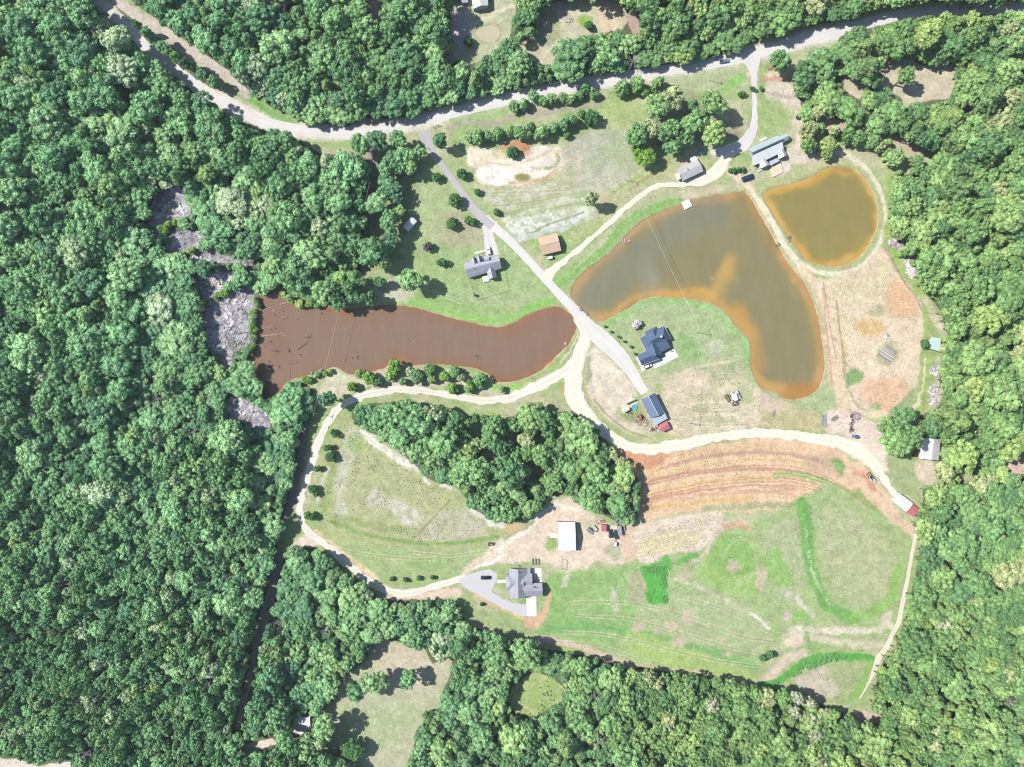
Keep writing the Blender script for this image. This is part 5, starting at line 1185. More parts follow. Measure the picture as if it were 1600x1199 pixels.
# 5 dark blue hipped house
h = HM((985,495), 13.32); root = empty('house', (0,0,0), 0, 'large navy-roofed house with many hips and a white patio south of the big pond', 'house')
M_r5 = shingle('navy_shingles', (92,114,150), var=.14); mr, mw = MB(), MB()
QA = h((190,455),(700,195),(850,460),(345,715)); gable(mr, mw, QA, 2.9, 6.0, hip=(.26,.22))
gable(mr, mw, h((128,818),(475,640),(610,880),(240,1020)), 2.84, 5.0, hip=(0,.2))
gable(mr, mw, [h((560,445))[0], h((660,800))[0], h((395,905))[0], h((285,585))[0]], 2.93, 5.6, hip=(.1,.14), off=.0)
gable(mr, mw, [h((540,198))[0], h((640,400))[0], h((400,500))[0], h((295,328))[0]], 2.87, 5.3, hip=(.3,.1))
A = [V(*p, 4.6) for p in h((480,575),(738,448))] + [V(*p, 2.8) for p in h((832,640),(640,742))]; mr.slab(A, .16)
wl = [V(*p, 2.5) for p in h((600,600),(745,500),(800,630),(640,715))]; mw.prism([(p.x, p.y) for p in wl], -.3, 2.6)
mr.build('roof', M_r5, root); mw.build('wall', M_brick, root)
m = MB(); p = V(*h((640,415))[0], 6); m.box(p.x, p.y, 5.6, 1.0, 1.0, 2.4, R(27)); m.build('chimney', M_trim, root)
for a, b_ in (((190,452),(320,705)),((128,815),(243,1022)),((850,462),(700,192)),((243,1022),(600,885))):
    m = MB(); a, b_ = [V(*p, 2.84) for p in h(a, b_)]; m.tube(a, b_, .09, n=5); m.build('gutter', M_trim, root)
openings(root, QA, 2.9, 0, [(.2,'w'),(.45,'d'),(.75,'w')]); openings(root, QA, 2.9, 1, [(.3,'w'),(.7,'w')])
# 6 workshop, grey lean-to, red shed, small white shed
h = HM((960,600), 13.32); root = empty('workshop', (0,0,0), 0, 'navy metal-roofed workshop with a white ridge and a pale lean-to at its foot', 'workshop')
M_r6 = metal_roof('navy_metal', (112,128,164), ang=R(28), var=.08); mr, mw, cp = MB(), MB(), MB()
Q = h((842,186),(1050,592),(757,722),(548,322)); gable(mr, mw, Q, 3.2, 4.9, cap=cp); rf = mr.build('roof', M_r6, root); cp.build('ridge_cap', M_trim, rf); mw.build('wall', M_wallw, root)
m = MB(); m.slab([V(*p, 2.9) for p in h((768,728),(1052,604))] + [V(*p, 2.5) for p in h((1106,722),(848,872))], .12); m.build('lean_to', metal_roof('bluish_metal', (206,218,232), ang=R(28)), root); posts(root, h((850,865),(1100,722)), 2.5)
m = MB(); a, b_ = [V(*p, 3.15) for p in h((548,322),(842,186))]; m.tube(a, b_, .1, n=5); a, b_ = [V(*p, 3.15) for p in h((757,722),(1050,592))]; m.tube(a, b_, .1, n=5); m.build('gutter', M_trim, root)
openings(root, Q, 3.2, 3, [(.5,'g')]); openings(root, Q, 3.2, 2, [(.3,'d'),(.6,'w')])
M_red = metal_roof('red_metal', (214,124,136), ang=R(28)); 
def shed(name, Q, ez, rz, mat, label, cat, wall=None, hip=(0,0), door=0):
    root = empty(name, (0,0,0), 0, label, cat); mr, mw = MB(), MB(); gable(mr, mw, Q, ez, rz, ov=.25, th=.1, hip=hip); mr.build('roof', mat, root); mw.build('wall', wall or M_wallw, root)
    openings(root, Q, ez, door, [(.5, 'd')]) ; return root
shed('shed', h((920,862),(1085,768),(1165,930),(998,1002)), 2.3, 2.7, M_red, 'small red-roofed shed at the foot of the navy workshop', 'shed', M_red)
M_whitemetal = metal_roof('white_metal', (252,252,252), var=.04)
shed('shed', h((142,537),(290,472),(325,535),(197,610)), 2.2, 2.5, M_whitemetal, 'small white-roofed shed west of the navy workshop', 'shed')
# 7 white barn
h = HM((850,800), 11.42); root = empty('barn', (0,0,0), 0, 'big white metal-roofed barn on bare sand north of the grey house with the gravel drive', 'barn')
Q = h((240,178),(555,185),(570,690),(256,698)); Q = [Q[0], Q[1], Q[2], Q[3]]; mr, mw, cp = MB(), MB(), MB(); gable(mr, mw, Q, 3.4, 5.0, cap=cp, ov=.2)
rf = mr.build('roof', metal_roof('white_barn_metal', (250,252,255), var=.04, ang=R(90), period=1.6), root); cp.build('ridge_cap', M_trim, rf); mw.build('wall', plain('red_siding', (176,96,92), .8), root)
openings(root, Q, 3.4, 3, [(.5,'g'),(.85,'w'),(.15,'w')]); openings(root, Q, 3.4, 1, [(.3,'g'),(.7,'w')])
# 8 grey house with gravel drive
h = HM((735,875), 12); root = empty('house', (0,0,0), 0, 'grey-shingled house at the end of the grey gravel drive with white concrete pads', 'house')
M_r8 = shingle('mid_grey_shingles', (182,182,196)); mr, mw = MB(), MB()
QA = h((1060,157),(1060,700),(735,705),(725,157)); gable(mr, mw, QA, 2.9, 5.6)
gable(mr, mw, h((662,282),(1000,282),(1000,560),(668,560)), 2.86, 5.0, hip=(.28,.0))
gable(mr, mw, h((900,262),(1158,258),(1163,500),(900,500)), 2.83, 4.7, hip=(0,0))
QD = h((940,438),(1348,432),(1354,682),(1040,690)); gable(mr, mw, QD, 2.92, 5.35)
flat(mr, h((1055,156),(1124,156),(1126,262),(1055,262)), 2.7, .14)
mr.build('roof', M_r8, root); mw.build('wall', M_brick, root)
openings(root, QA, 2.9, 2, [(.2,'w'),(.5,'d'),(.8,'w')]); openings(root, QD, 2.9, 2, [(.35,'g')]); openings(root, QD, 2.9, 1, [(.5,'w')]); posts(root, h((1120,165),(1120,255)), 2.7, .1)
# 9 shed with grey and white roof
h = HM((1380,640), 13.32); root = empty('shed', (0,0,0), 0, 'white and grey metal-roofed shed between the big tree clump and the east wood', 'shed')
Q = h((1195,620),(1160,1062),(745,1018),(818,588)); mr, mw, cp = MB(), MB(), MB(); gable(mr, mw, Q, 3.0, 5.0, asym=.5, cap=cp); rf = mr.build('roof', metal_roof('old_white_metal', (246,248,252), var=.08, ang=R(5), rust=.08), root); cp.build('ridge_cap', M_trim, rf); mw.build('wall', M_wallgrey, root)
openings(root, Q, 3.0, 1, [(.5,'g')])
# 10 white and red shed
h = HM((1330,720), 12); root = shed('shed', h((768,752),(1028,962),(1168,802),(905,610)), 2.8, 3.5, M_whitemetal, 'white-roofed shed standing against the red-roofed one beside the orange terraces', 'shed')
shed('shed', h((1036,962),(1180,1052),(1292,928),(1172,820)), 2.6, 3.0, M_red, 'red-roofed shed at the south-east end of the white-roofed one', 'shed', M_red)
# 11 white shed on the lawn
h = HM((610,320), 15); shed('shed', h((286,520),(490,270),(622,384),(416,627)), 2.9, 3.4, M_whitemetal, 'small white-roofed shed on the lawn at the edge of the shady belt', 'shed')
# 13 buildings cut by the top edge
h = HM((690,0), 11.42); shed('barn', h((530,-190),(815,-240),(832,98),(560,162))[1:] + h((530,-190)), 3.6, 5.2, M_whitemetal, 'white-roofed building cut by the top edge of the picture above the small pale pond', 'barn')
shed('shed', h((200,-140),(420,-110),(480,40),(378,62)), 2.6, 3.3, metal_roof('dull_metal', (196,204,218)), 'grey metal-roofed shed left of the white building at the top edge', 'shed', M_wallgrey)
# canopy at the wood edge
h = HM((1360,510), 11.42); root = empty('canopy', (0,0,0), 0, 'pale aqua sheet-metal canopy beside a round shrub at the east wood edge', 'canopy')
m = MB(); m.slab([V(*p, 2.7) for p in h((1092,185),(1258,222))] + [V(*p, 2.3) for p in h((1245,455),(1060,400),(1055,262))], .08); m.build('roof', metal_roof('aqua_metal', (216,240,238), var=.1, ang=R(10)), root); posts(root, h((1100,200),(1245,235),(1235,440),(1075,395)), 2.4, .06, mat=M_darkmetal)
# hidden white house and camper in the trees
shed('house', [(466,1122),(484,1119),(487,1141),(470,1144)], 2.8, 3.9, M_whitemetal, 'white-roofed house half hidden under trees beside the southern clearing', 'house')
# dock
h = HM((800,300), 4); root = empty('dock', (0,0,0), 0, 'square white floating dock on the north shore of the big pond', 'dock')
m = MB(); flat(m, h((1057,66),(1105,43),(1127,88),(1080,113)), .35, .12); m.build('deck', M_trim, root)
for k_, pp in enumerate(h((1063,70),(1103,50),(1121,88),(1082,106))): m = MB(); p = V(*pp, 0); m.tube((p.x, p.y, -1.8), (p.x, p.y, .24), .12); m.build('post', M_wood, root)

# ------------------------------------------------------------ vehicles
M_tyre = plain('tyre_rubber', (44,44,46), 0.9)
paints = {}
def paint(c):
    if c not in paints: paints[c] = plain('car_paint', c, 0.25, coat=0.6, var=0.03)
    return paints[c]
def car(name, px, py, ang, L, Wd, style, col, label, cat):
    """ang: heading in degrees, counter-clockwise from the map's right"""
    root = empty(name, V(px, py, 0), R(ang), label, cat); hw = Wd / 2; top = {'car': 1.45, 'suv': 1.75, 'pickup': 1.8, 'van': 2.3}[style]; belt = {'car': .95, 'suv': 1.1, 'pickup': 1.1, 'van': 1.25}[style]
    st = [(-.5,.82,.45,belt*.85),(-.47,.95,.32,belt*.97),(-.3,1,.3,belt),(.0,1,.3,belt),(.22,1,.3,belt*.98),(.4,.97,.32,belt*.88),(.48,.88,.36,belt*.78),(.5,.78,.45,belt*.68)]
    if style == 'van': st = [(-.5,.9,.4,belt),(-.48,1,.32,belt),(.3,1,.3,belt),(.46,.95,.32,belt*.9),(.5,.85,.4,belt*.8)]
    m = MB(); P = []
    for (x, w_, a, b_) in st: x *= L; w_ *= hw; P += [(x,-w_,a),(x,-w_,b_-.12),(x,-w_*.88,b_),(x,w_*.88,b_),(x,w_,b_-.12),(x,w_,a)]
    n = len(st); fs = [(i*6+j, (i+1)*6+j, (i+1)*6+(j+1)%6, i*6+(j+1)%6) for i in range(n-1) for j in range(6)] + [tuple(range(6)), tuple(range((n-1)*6, n*6))[::-1]]
    m.add(P, [f[::-1] for f in fs]); body = m.build('body', paint(col), root)
    x0, x1, s0, s1 = {'car': (-.36,.2,.1,.12), 'suv': (-.46,.2,.04,.12), 'pickup': (-.08,.24,.05,.1), 'van': (-.49,.4,.01,.1)}[style]
    def fr(z0, z1, k0, k1, ex):
        a = [(x0*L-ex,-hw*k0-ex,z0),(x1*L+ex,-hw*k0-ex,z0),(x1*L+ex,hw*k0+ex,z0),(x0*L-ex,hw*k0+ex,z0)]
        b_ = [((x0+s0)*L-ex,-hw*k1-ex,z1),((x1-s1)*L+ex,-hw*k1-ex,z1),((x1-s1)*L+ex,hw*k1+ex,z1),((x0+s0)*L-ex,hw*k1+ex,z1)]
        return a + b_
    F6 = [(3,2,1,0),(4,5,6,7),(0,1,5,4),(1,2,6,5),(2,3,7,6),(3,0,4,7)]
    m = MB(); m.add(fr(belt-.03, top-.06, .86, .72, 0), F6); m.build('window', M_glass, root)
    m = MB(); q = fr(0, 0, .86, .72, .0)[4:]; m.prism([(p[0], p[1]) for p in q], top-.058, top); m.build('roof', paint(col), root)
    if style == 'pickup': m = MB(); m.box(-.29*L, 0, belt-.0, .36*L, Wd*.78, .05); m.build('bed', M_darkmetal, root)
    for sx in (-.31, .31):
        for sy in (-1, 1): m = MB(); m.tube((sx*L, sy*(hw-.22), .33), (sx*L, sy*(hw+.01), .33), .34, n=12); m.build('wheel', M_tyre, root)
    return root
car('pickup_truck',1131,96.5,10,5.6,2.0,'pickup',(150,180,206),'pale blue pickup truck driving on the shaded main road','pickup truck')
car('car',1095,239.5,2,4.3,1.8,'car',(206,220,240),'silver blue car parked in the shade right above the grey cottage','car')
car('van',1167.5,278.5,20,6.6,2.5,'van',(38,58,96),'long black van parked on the grass below the pale-roofed house','van')
car('car',764,392.5,98,4.6,1.9,'suv',(250,250,250),'white car parked in front of the grey house with dormers','car')
car('car',1011.8,572,24,4.9,1.9,'suv',(250,250,252),'white car parked on the concrete beside the navy-roofed house','car')
car('car',759,902.3,0,5.4,2.0,'suv',(24,34,58),'black car on the grey gravel in front of the grey-shingled house','car')
car('car',953.5,833.5,92,4.7,1.9,'suv',(56,60,78),'dark grey car beside the red container east of the white barn','car')
car('pickup_truck',962.3,835,95,5.2,1.9,'pickup',(60,78,84),'dark green pickup truck, right of the dark grey car near the white barn','pickup truck')
car('pickup_truck',1362.5,749,-50,5.2,1.9,'pickup',(236,238,242),'white pickup truck on the orange track above the white and red sheds','pickup truck')
# ------------------------------------------------------------ trailers, tractor, machinery and yard things
def trailer(px, py, ang, L, Wd, z, mat, label, load=None, cat='trailer', name='trailer', box=False):
    root = empty(name, V(px, py, 0), R(ang), label, cat); m = MB()
    if box: m.box(0, 0, .55 + z / 2, L, Wd, z, taper=.97); m.build('box', mat, root)
    else:
        m.box(0, 0, .62, L, Wd, .12); m.build('bed', mat, root)
        for s_ in (-1, 1): m = MB(); m.box(0, s_ * Wd / 2, .82, L, .08, .3); m.build('side_rail', M_darkmetal, root)
    m = MB(); m.tube((L / 2, 0, .5), (L / 2 + 1.1, 0, .45), .07); m.tube((L/2, Wd*.35, .5), (L/2+1.0, 0, .47), .05); m.tube((L/2, -Wd*.35, .5), (L/2+1.0, 0, .47), .05); m.build('drawbar', M_darkmetal, root)
    for sy in (-1, 1): m = MB(); m.tube((-.3, sy*(Wd/2+.02), .33), (-.3, sy*(Wd/2+.24), .33), .33, n=10); m.build('wheel', M_tyre, root)
    if load:
        m = MB()
        for q in range(load): m.box(random.uniform(-L*.35, L*.35), random.uniform(-Wd*.3, Wd*.3), .8, random.uniform(.6, 1.6), random.uniform(.4, .9), random.uniform(.3, .7), random.uniform(0, 3))
        m.build('load', M_wood, root)
    return root
trailer(859.5,403.5,12,2.6,1.5,1.2,M_trim,'small white trailer beside the peach-roofed barn',box=True)
trailer(921.5,829,-48,3.8,1.9,1,M_steel,'pale trailer with dark gear, left of two side by side east of the white barn',load=5)
trailer(929,825.5,-48,3.2,1.9,1,plain('tan_boards',(222,206,188)),'tan flatbed trailer, right of two side by side east of the white barn')
trailer(967.5,828,96,5.2,2.2,1.8,M_steel,'long grey box trailer right of the dark pickup near the white barn',box=True)
trailer(974.5,824.5,98,3.0,1.2,1,M_steel,'narrow grey trailer at the right end of the vehicle row near the white barn')
trailer(961,849.5,80,2.2,1.4,1.0,M_trim,'tiny white trailer below the dark green pickup',box=True)
trailer(1359.5,744.8,-50,5.6,2.0,1,plain('rusty_frame',(160,140,150)),'flat trailer with dark frames next to the white pickup on the orange track',load=7)
trailer(767,850,5,3.0,1.5,1,M_darkmetal,'dark low trailer on the grass edge of the triangular field',load=3)
trailer(1143.5,619.5,-70,4.2,1.5,1,M_trim,'narrow white trailer, left of three on the grass west of the pond point')
trailer(1147.8,620.5,-75,4.0,1.9,1.5,M_trim,'white box trailer, middle of three on the grass west of the pond point',box=True)
trailer(1152,617.5,-65,4.6,2.2,1,plain('light_boards',(226,222,226)),'wide pale flat trailer, right of three on the grass west of the pond point',load=2)
trailer(1136,622,-62,4.2,1.5,1,plain('olive_paint',(132,138,98)),'low olive trailer frame beside the three white trailers')
trailer(1148,631,10,3.0,1.8,1,M_darkmetal,'dark trailer below the three white ones',load=5)
trailer(1280,236,80,5.0,2.3,2.2,M_steel,'grey camper half hidden between trees above the round pond',cat='camper',name='camper',box=True)
root = empty('container', V(943,824,0), R(88), 'red container beside the dark grey car east of the white barn', 'container'); m = MB(); m.box(0,0,1.2,3.6,2.6,2.3); m.build('body', M_red, root)
for s_ in (-1, 1): m = MB(); m.box(-1.83, s_*.65, 1.2, .06, 1.2, 2.1); m.build('door', M_red, root)
m = MB()
for k_ in range(7): m.box(-1.6+k_*.53, 0, 2.38, .07, 2.5, .06)
m.build('roof_rib', M_red, root)
def tractor(px, py, ang, col, label):
    root = empty('tractor', V(px, py, 0), R(ang), label, 'tractor'); P_ = plain('tractor_paint', col, .4)
    m = MB(); m.box(.75,0,1.05,1.7,.75,.7,taper=.9); m.build('hood', P_, root); m = MB(); m.box(-.55,0,1.0,1.0,1.1,.4); m.build('chassis', P_, root)
    m = MB(); m.box(-.6,0,2.2,1.3,1.3,.08); m.build('canopy', P_, root)
    for sx in (-1.1,-.1):
        for sy in (-.55,.55): m = MB(); m.tube((sx,sy,1.1),(sx,sy,2.2),.04); m.build('post', M_darkmetal, root)
    for sy in (-1, 1):
        m = MB(); m.tube((-.8,sy*.6,.75),(-.8,sy*1.0,.75),.75,n=14); m.build('rear_wheel', M_tyre, root); m = MB(); m.tube((1.2,sy*.5,.42),(1.2,sy*.75,.42),.42,n=12); m.build('front_wheel', M_tyre, root)
tractor(1428.5,709,75,(214,60,60),'red tractor in the shade beside the white and grey shed')
tractor(1000,652.5,-60,(214,120,70),'orange tractor in the cluttered yard west of the navy workshop')
tractor(1335,682,170,(60,130,190),'blue tractor at the edge of the sandy road below the burn pile')
def hoop(name, px, py, r, z, mat, label, cat, rimmat):
    root = empty(name, V(px, py, 0), 0, label, cat); m = MB(); n = 24
    m.prism([(math.cos(2*math.pi*i/n)*r, math.sin(2*math.pi*i/n)*r) for i in range(n)], z-.03, z); m.build('surface', mat, root)
    m = MB(); 
    for i in range(n): a, b_ = 2*math.pi*i/n, 2*math.pi*(i+1)/n; m.tube((math.cos(a)*r, math.sin(a)*r, z+.03), (math.cos(b_)*r, math.sin(b_)*r, z+.03), .09, n=5)
    m.build('rim', rimmat, root)
    for i in range(6): a = math.pi*i/3; m = MB(); m.tube((math.cos(a)*r, math.sin(a)*r, 0), (math.cos(a)*r, math.sin(a)*r, z), .05, n=5); m.build('leg', M_steel, root)
hoop('trampoline',1246,184.2,1.25,.85,plain('black_mat',(70,76,92)),'round dark trampoline on bare sand right of the upper drive','trampoline',plain('blue_pad',(84,88,110)))
hoop('paddling_pool',991,636,1.5,.5,plain('turquoise_water',(70,196,214),.15),'round turquoise paddling pool beside the small white shed','paddling pool',M_trim)
root = empty('grill', V(1249,206,0), 0, 'small dark grill on the sand below the trampoline', 'grill'); m = MB(); m.box(0,0,.9,1.0,.6,.45,taper=.8); m.build('lid', M_darkmetal, root); m = MB(); m.box(0,0,.35,.9,.55,.6); m.build('cart', M_darkmetal, root)
def planks(name, px, py, ang, L, n, wd, label, cat, mats, gap=.25, zs=.25, jit=.5):
    root = empty(name, V(px, py, 0), R(ang), label, cat); tot = n * (wd + gap)
    for q in range(n):
        m = MB(); m.box(random.uniform(-jit, jit), -tot/2 + (q+.5)*(wd+gap), zs/2 + .02 + (q % 3)*.08, L*random.uniform(.8,1.05), wd, zs, random.uniform(-.02,.02)); m.build('beam', mats[q % len(mats)], root)
    return root
M_gp = plain('grey_planks',(186,176,178),.9,var=.2); M_lp = plain('light_planks',(226,218,222),.9,var=.1); M_pp = plain('purple_brown_planks',(170,144,146),.9,var=.15)
planks('lumber_stack',1391.5,547.5,-38,7.2,5,.55,'grey lumber stack, upper right of the two in the dirt field','lumber stack',[M_lp,M_gp,M_gp,M_pp,M_gp])
planks('lumber_stack',1384,556.5,-33,9.0,6,.6,'long white and grey lumber stack, lower left of the two in the dirt field','lumber stack',[M_gp,M_pp,M_lp,M_gp,M_lp,M_gp])
planks('pipe_stack',1287,656.5,88,7.5,5,.35,'stack of long pale pipes lying upright above the sandy road','pipe stack',[M_steel,M_lp,M_steel,M_gp])
planks('post_stack',1304,654,38,4.0,5,.3,'stack of olive posts right of the long pale pipes','post stack',[plain('olive_posts',(150,146,124)),M_gp],gap=.15)
planks('post_stack',1209,646,84,4.0,3,.25,'thin grey posts lying on the grass south of the pond point','post stack',[M_steel,M_gp],gap=.2)
root = planks('scrap_wood',986,628,24,6.5,2,.3,'dark boards leaning in a line between the small white shed and the workshop','boards',[plain('black_boards',(60,60,66)),M_gp],gap=.05,zs=1.2,jit=.1)
def heap(name, px, py, rx, ry, n, mats, label, cat, s=(.4,1.6), hgt=.9, mound=None):
    root = empty(name, V(px, py, 0), 0, label, cat); g = [MB() for _ in mats]
    for q in range(n):
        a, rr = random.uniform(0, 6.28), math.sqrt(random.random()); x, y = math.cos(a)*rr*rx*S, math.sin(a)*rr*ry*S; z = hgt*(1-rr)*random.uniform(.3,1)+.12
        L = random.uniform(*s); g[q % len(mats)].box(x, y, z, L, L*random.uniform(.15,.6), random.uniform(.08,.3), random.uniform(0,3.14))
    if mound: m = MB(); m.v, m.f, m.m = [((p[0]*rx*S, p[1]*ry*S, max(-.1, p[2]*hgt*.6))) for p in ICO2[0]], [list(f) for f in ICO2[1]], [0]*len(ICO2[1]); m.build('mound', mound, root)
    for q, mm in enumerate(g): mm.build('debris', mats[q], root)
M_wh = plain('white_rubble',(244,242,244)); M_ash = plain('ash',(186,160,158),.95,var=.25,scale=2); M_char = plain('charred_wood',(84,74,80)); M_rust = plain('rusty_iron',(190,120,96)); M_blue = plain('blue_plastic',(96,150,206))
heap('rubble_heap',1424,417,9,16,150,[M_wh,M_wh,M_wh,M_gp],'heap of white rubble and boards at the east wood edge','rubble heap',s=(.6,2.6),hgt=1.2,mound=M_wh)
heap('log_heap',1397,380,11,5,60,[M_pp,M_gp,M_wh],'brown log heap with one white plank near the ring path','log heap',s=(1,3),hgt=1,mound=plain('brown_debris',(166,138,144)))
heap('burn_pile',1337,652,9,9,40,[M_char,M_wh,M_ash],'burn pile on a round patch of ash above the blue tractor','burn pile',s=(.4,1.6),hgt=.5,mound=M_ash)
heap('charred_logs',1329.5,669,2,7,16,[M_char,M_pp],'short row of charred logs left of the burn pile','logs',s=(1,2.4),hgt=.3)
heap('scrap_heap',1460,578,8,8,50,[M_wh,M_steel,M_lp,M_gp],'scrap heap below the aqua canopy at the wood edge','scrap heap',s=(.5,2.2),hgt=1)
heap('scrap_heap',1459,610,9,9,44,[M_wh,M_lp,M_gp],'scrap heap of boards, second below the aqua canopy','scrap heap',s=(.5,2.2),hgt=.8)
heap('scrap_heap',1458,627,9,7,40,[M_wh,M_lp,M_gp],'lowest scrap heap at the wood edge, where the sandy path bends','scrap heap',s=(.5,2.0),hgt=.8)
heap('scrap_heap',1387,525,4,4,22,[M_wh,M_gp],'little pile of white pieces above the lumber stacks','scrap heap',s=(.4,1.6),hgt=.5)
heap('yard_clutter',1003,660,11,7,60,[M_rust,M_gp,M_char,M_lp],'clutter of rusty parts in the yard west of the workshop','yard clutter',s=(.3,1.5),hgt=.7)
heap('yard_clutter',985,648,4,4,18,[M_char,M_rust],'small dark pile south of the turquoise pool','yard clutter',s=(.3,1.0),hgt=.5)
heap('yard_clutter',1022,672,9,4,30,[M_wh,M_red,M_char],'white and red clutter left of the red-roofed shed by the workshop','yard clutter',s=(.4,1.8),hgt=.5)
heap('yard_clutter',938,815,7,3,24,[M_rust,M_lp,M_red],'red and white clutter above the red container','yard clutter',s=(.4,1.8),hgt=.5)
heap('yard_clutter',963,816,5,4,20,[M_blue,M_gp,M_char],'blue and grey clutter under the trees above the parked trailers','yard clutter',s=(.4,1.6),hgt=.5)
heap('yard_clutter',801,878,4,2,8,[M_wh],'white things on the grass north of the grey-shingled house','yard clutter',s=(.5,2),hgt=.4)
heap('yard_clutter',811,884.5,4,1.5,8,[M_wh,M_char],'white box and dark pot against the north wall of the grey-shingled house','yard clutter',s=(.5,1.6),hgt=.4)
heap('stone_pile',1376,98,3,2,6,[M_wh],'white stones at the edge of the north-east clearing','stones',s=(.5,1.2),hgt=.3)
heap('brush_pile',890,33,5,3,20,[M_wh,M_char],'pale junk at the top edge of the upper clearing','junk pile',s=(.4,1.6),hgt=.6)
heap('pink_flagstones',1211,108,12,4,40,[M_rust,M_red],'line of red scrap in the shade of the corner tree by the main road','scrap line',s=(.5,2.2),hgt=.3)
heap('rocks',1216,385,3,5,14,[M_pp,M_char],'dark rocks on the pond-side edge of the dividing bank','rocks',s=(.3,.9),hgt=.3)
heap('rocks',1233,372,3,7,18,[M_pp,M_char],'dark rocks on the round-pond side of the dividing bank','rocks',s=(.3,.9),hgt=.3)
heap('rocks',978,377,6,3,24,[plain('pink_stone',(228,190,176)),M_lp],'pinkish stones on the north-west shore of the big pond','rocks',s=(.3,1.0),hgt=.3)
heap('white_buoys',884,537,1.6,1.2,7,[M_wh],'white floats at the east tip of the brown pond','floats',s=(.7,1.0),hgt=.2)
# frame with crossbar, its shadow lying on the sand
root = empty('swing_frame', V(878.7,880,0), 0, 'tall bare frame with a crossbar south of the white barn', 'frame'); a, b_ = V(878.7,873.5), V(878.3,888.6)
for p in (a, b_): m = MB(); p = p - root.location; m.tube((p.x,p.y,-.2),(p.x,p.y,2.9),.12); m.build('post', M_wood, root)
m = MB(); a, b_ = a - root.location, b_ - root.location; m.tube((a.x,a.y,2.85),(b_.x,b_.y,2.85),.12); m.build('crossbar', M_wood, root)
for k_, x_ in ((0, 832.5), (1, 837.3), (2, 842)):
    root = empty('garden_bed', V(x_,878,0), R(90), ('leftmost', 'middle', 'rightmost')[k_] + ' of three narrow garden beds north of the grey-shingled house', 'garden bed', 'garden beds'); m = MB(); m.box(0,0,.2,3.4,.75,.4); m.build('frame', M_wood, root); m = MB(); m.box(0,0,.42,3.1,.5,.08); m.build('planting', plain('bed_green',(92,130,84)), root)
for k_, (x_, y_, lb) in enumerate(((678.3,199.6,'leftmost'),(682.6,198,'middle'),(685.6,197,'rightmost'))):
    root = empty('mailbox', V(x_,y_,0), R(20), lb + ' of the three dark mailboxes at the driveway mouth', 'mailbox', 'mailboxes'); m = MB(); m.box(0,0,.55,.14,.14,1.1); m.build('post', M_wood, root); m = MB(); m.box(0,0,1.2,.75,.4,.35,taper=.9); m.build('box', M_darkmetal, root)
for (x_, y_, lb) in ((907.5,484,'small wooden landing at the west corner of the big pond, left one'),(916.5,490.5,'small wooden landing at the west corner of the big pond, right one')):
    root = empty('landing', V(x_,y_,0), R(-50), lb, 'landing'); m = MB(); m.box(0,0,.25,1.8,1.2,.12); m.build('deck', M_wood, root)
    for q in (-1, 1): m = MB(); m.tube((.7*q,0,-1),(.7*q,0,.9),.08); m.build('post', M_wood, root)

# ------------------------------------------------------------ fences, poles, wires
def fence(pts, label, hgt=1.2, step=2.6, mat=M_wood, rails=2):
    root = empty('fence', (0,0,0), 0, label, 'fence'); rl = MB()
    for (a, b_) in zip(pts[:-1], pts[1:]):
        p, q = V(*a), V(*b_); n = max(1, int((q - p).length / step))
        for i in range(n + 1):
            c_ = p.lerp(q, i / n); m = MB(); m.tube((c_.x, c_.y, -.2), (c_.x, c_.y, hgt), .07, n=5); m.build('post', mat, root)
        for k_ in range(rails): z_ = hgt * (k_ + 1) / rails - .1; rl.tube((p.x, p.y, z_), (q.x, q.y, z_), .045, n=4)
    rl.build('rail', mat, root)
fence([(734,440),(739,458),(744.5,469),(794.5,453.8),(788,425)], 'thin pale fence round the lawn south of the grey house with dormers', mat=M_lp)
fence([(1381,386),(1392,405),(1402,424),(1412,441),(1428,460),(1440,475)], 'post and wire fence along the upper right edge of the dirt field', mat=M_pp, step=4)
fence([(1285,441),(1291,480),(1295,510),(1305,560)], 'post and wire fence beside the bank of the big pond', mat=M_pp, step=5)
def pole(px, py, h_, label, ang=0):
    root = empty('utility_pole', V(px, py, 0), R(ang), label, 'utility pole'); m = MB(); m.tube((0,0,-.4),(0,0,h_),.17,.11,8); m.build('pole', M_lp, root)
    m = MB(); m.box(0,0,h_-.5,.14,2.2,.14); m.build('crossarm', M_wood, root)
    for q in (-.95, .95): m = MB(); m.tube((0,q,h_-.43),(0,q,h_-.2),.07,n=6); m.build('insulator', M_trim, root)
    return root.location + Vector((0, 0, h_ - .25))
pA = pole(975,281,8.5,'utility pole in the grass north of the sandy pond road',-26); pB = pole(1089,519,8.5,'utility pole on the lawn east of the navy-roofed house',-26)
pC = pole(1073.5,660,8,'utility pole on bare sand north of the lower sandy road',-8); pole(1108.5,126,7.5,'utility pole on the grass south of the main road',10)
pD = pole(583,292,9,'utility pole by the shaded lane west of the lawn',-10); pE = pole(497,646,9,'utility pole beside the sandy loop road south of the brown pond',-10)
pF = pole(654,229,7,'utility pole at the mouth of the asphalt driveway',30)
M_wire = plain('pale_cable',(226,224,220),.4)
def wire(a, b_, label, r=.055, sag=1.2):
    root = empty('power_line', a, 0, label, 'power line')
    for s_ in (0,):
        d = (b_ - a).normalized(); n = Vector((-d.y, d.x, 0)) * s_ * .35; m = MB(); P_ = []
        for i in range(17): t_ = i / 16; p = a.lerp(b_, t_) + n - a; p.z -= sag * 4 * t_ * (1 - t_); P_.append(p)
        for p, q in zip(P_[:-1], P_[1:]): m.tube(p, q, r, n=4)
        m.build('cable', M_wire, root)
wire(pA, pB, 'pale cables crossing above the big pond'); wire(pB, pC, 'pale cables from the lawn pole to the pole on bare sand', .05); wire(pD, pE, 'pale cables crossing above the brown pond')

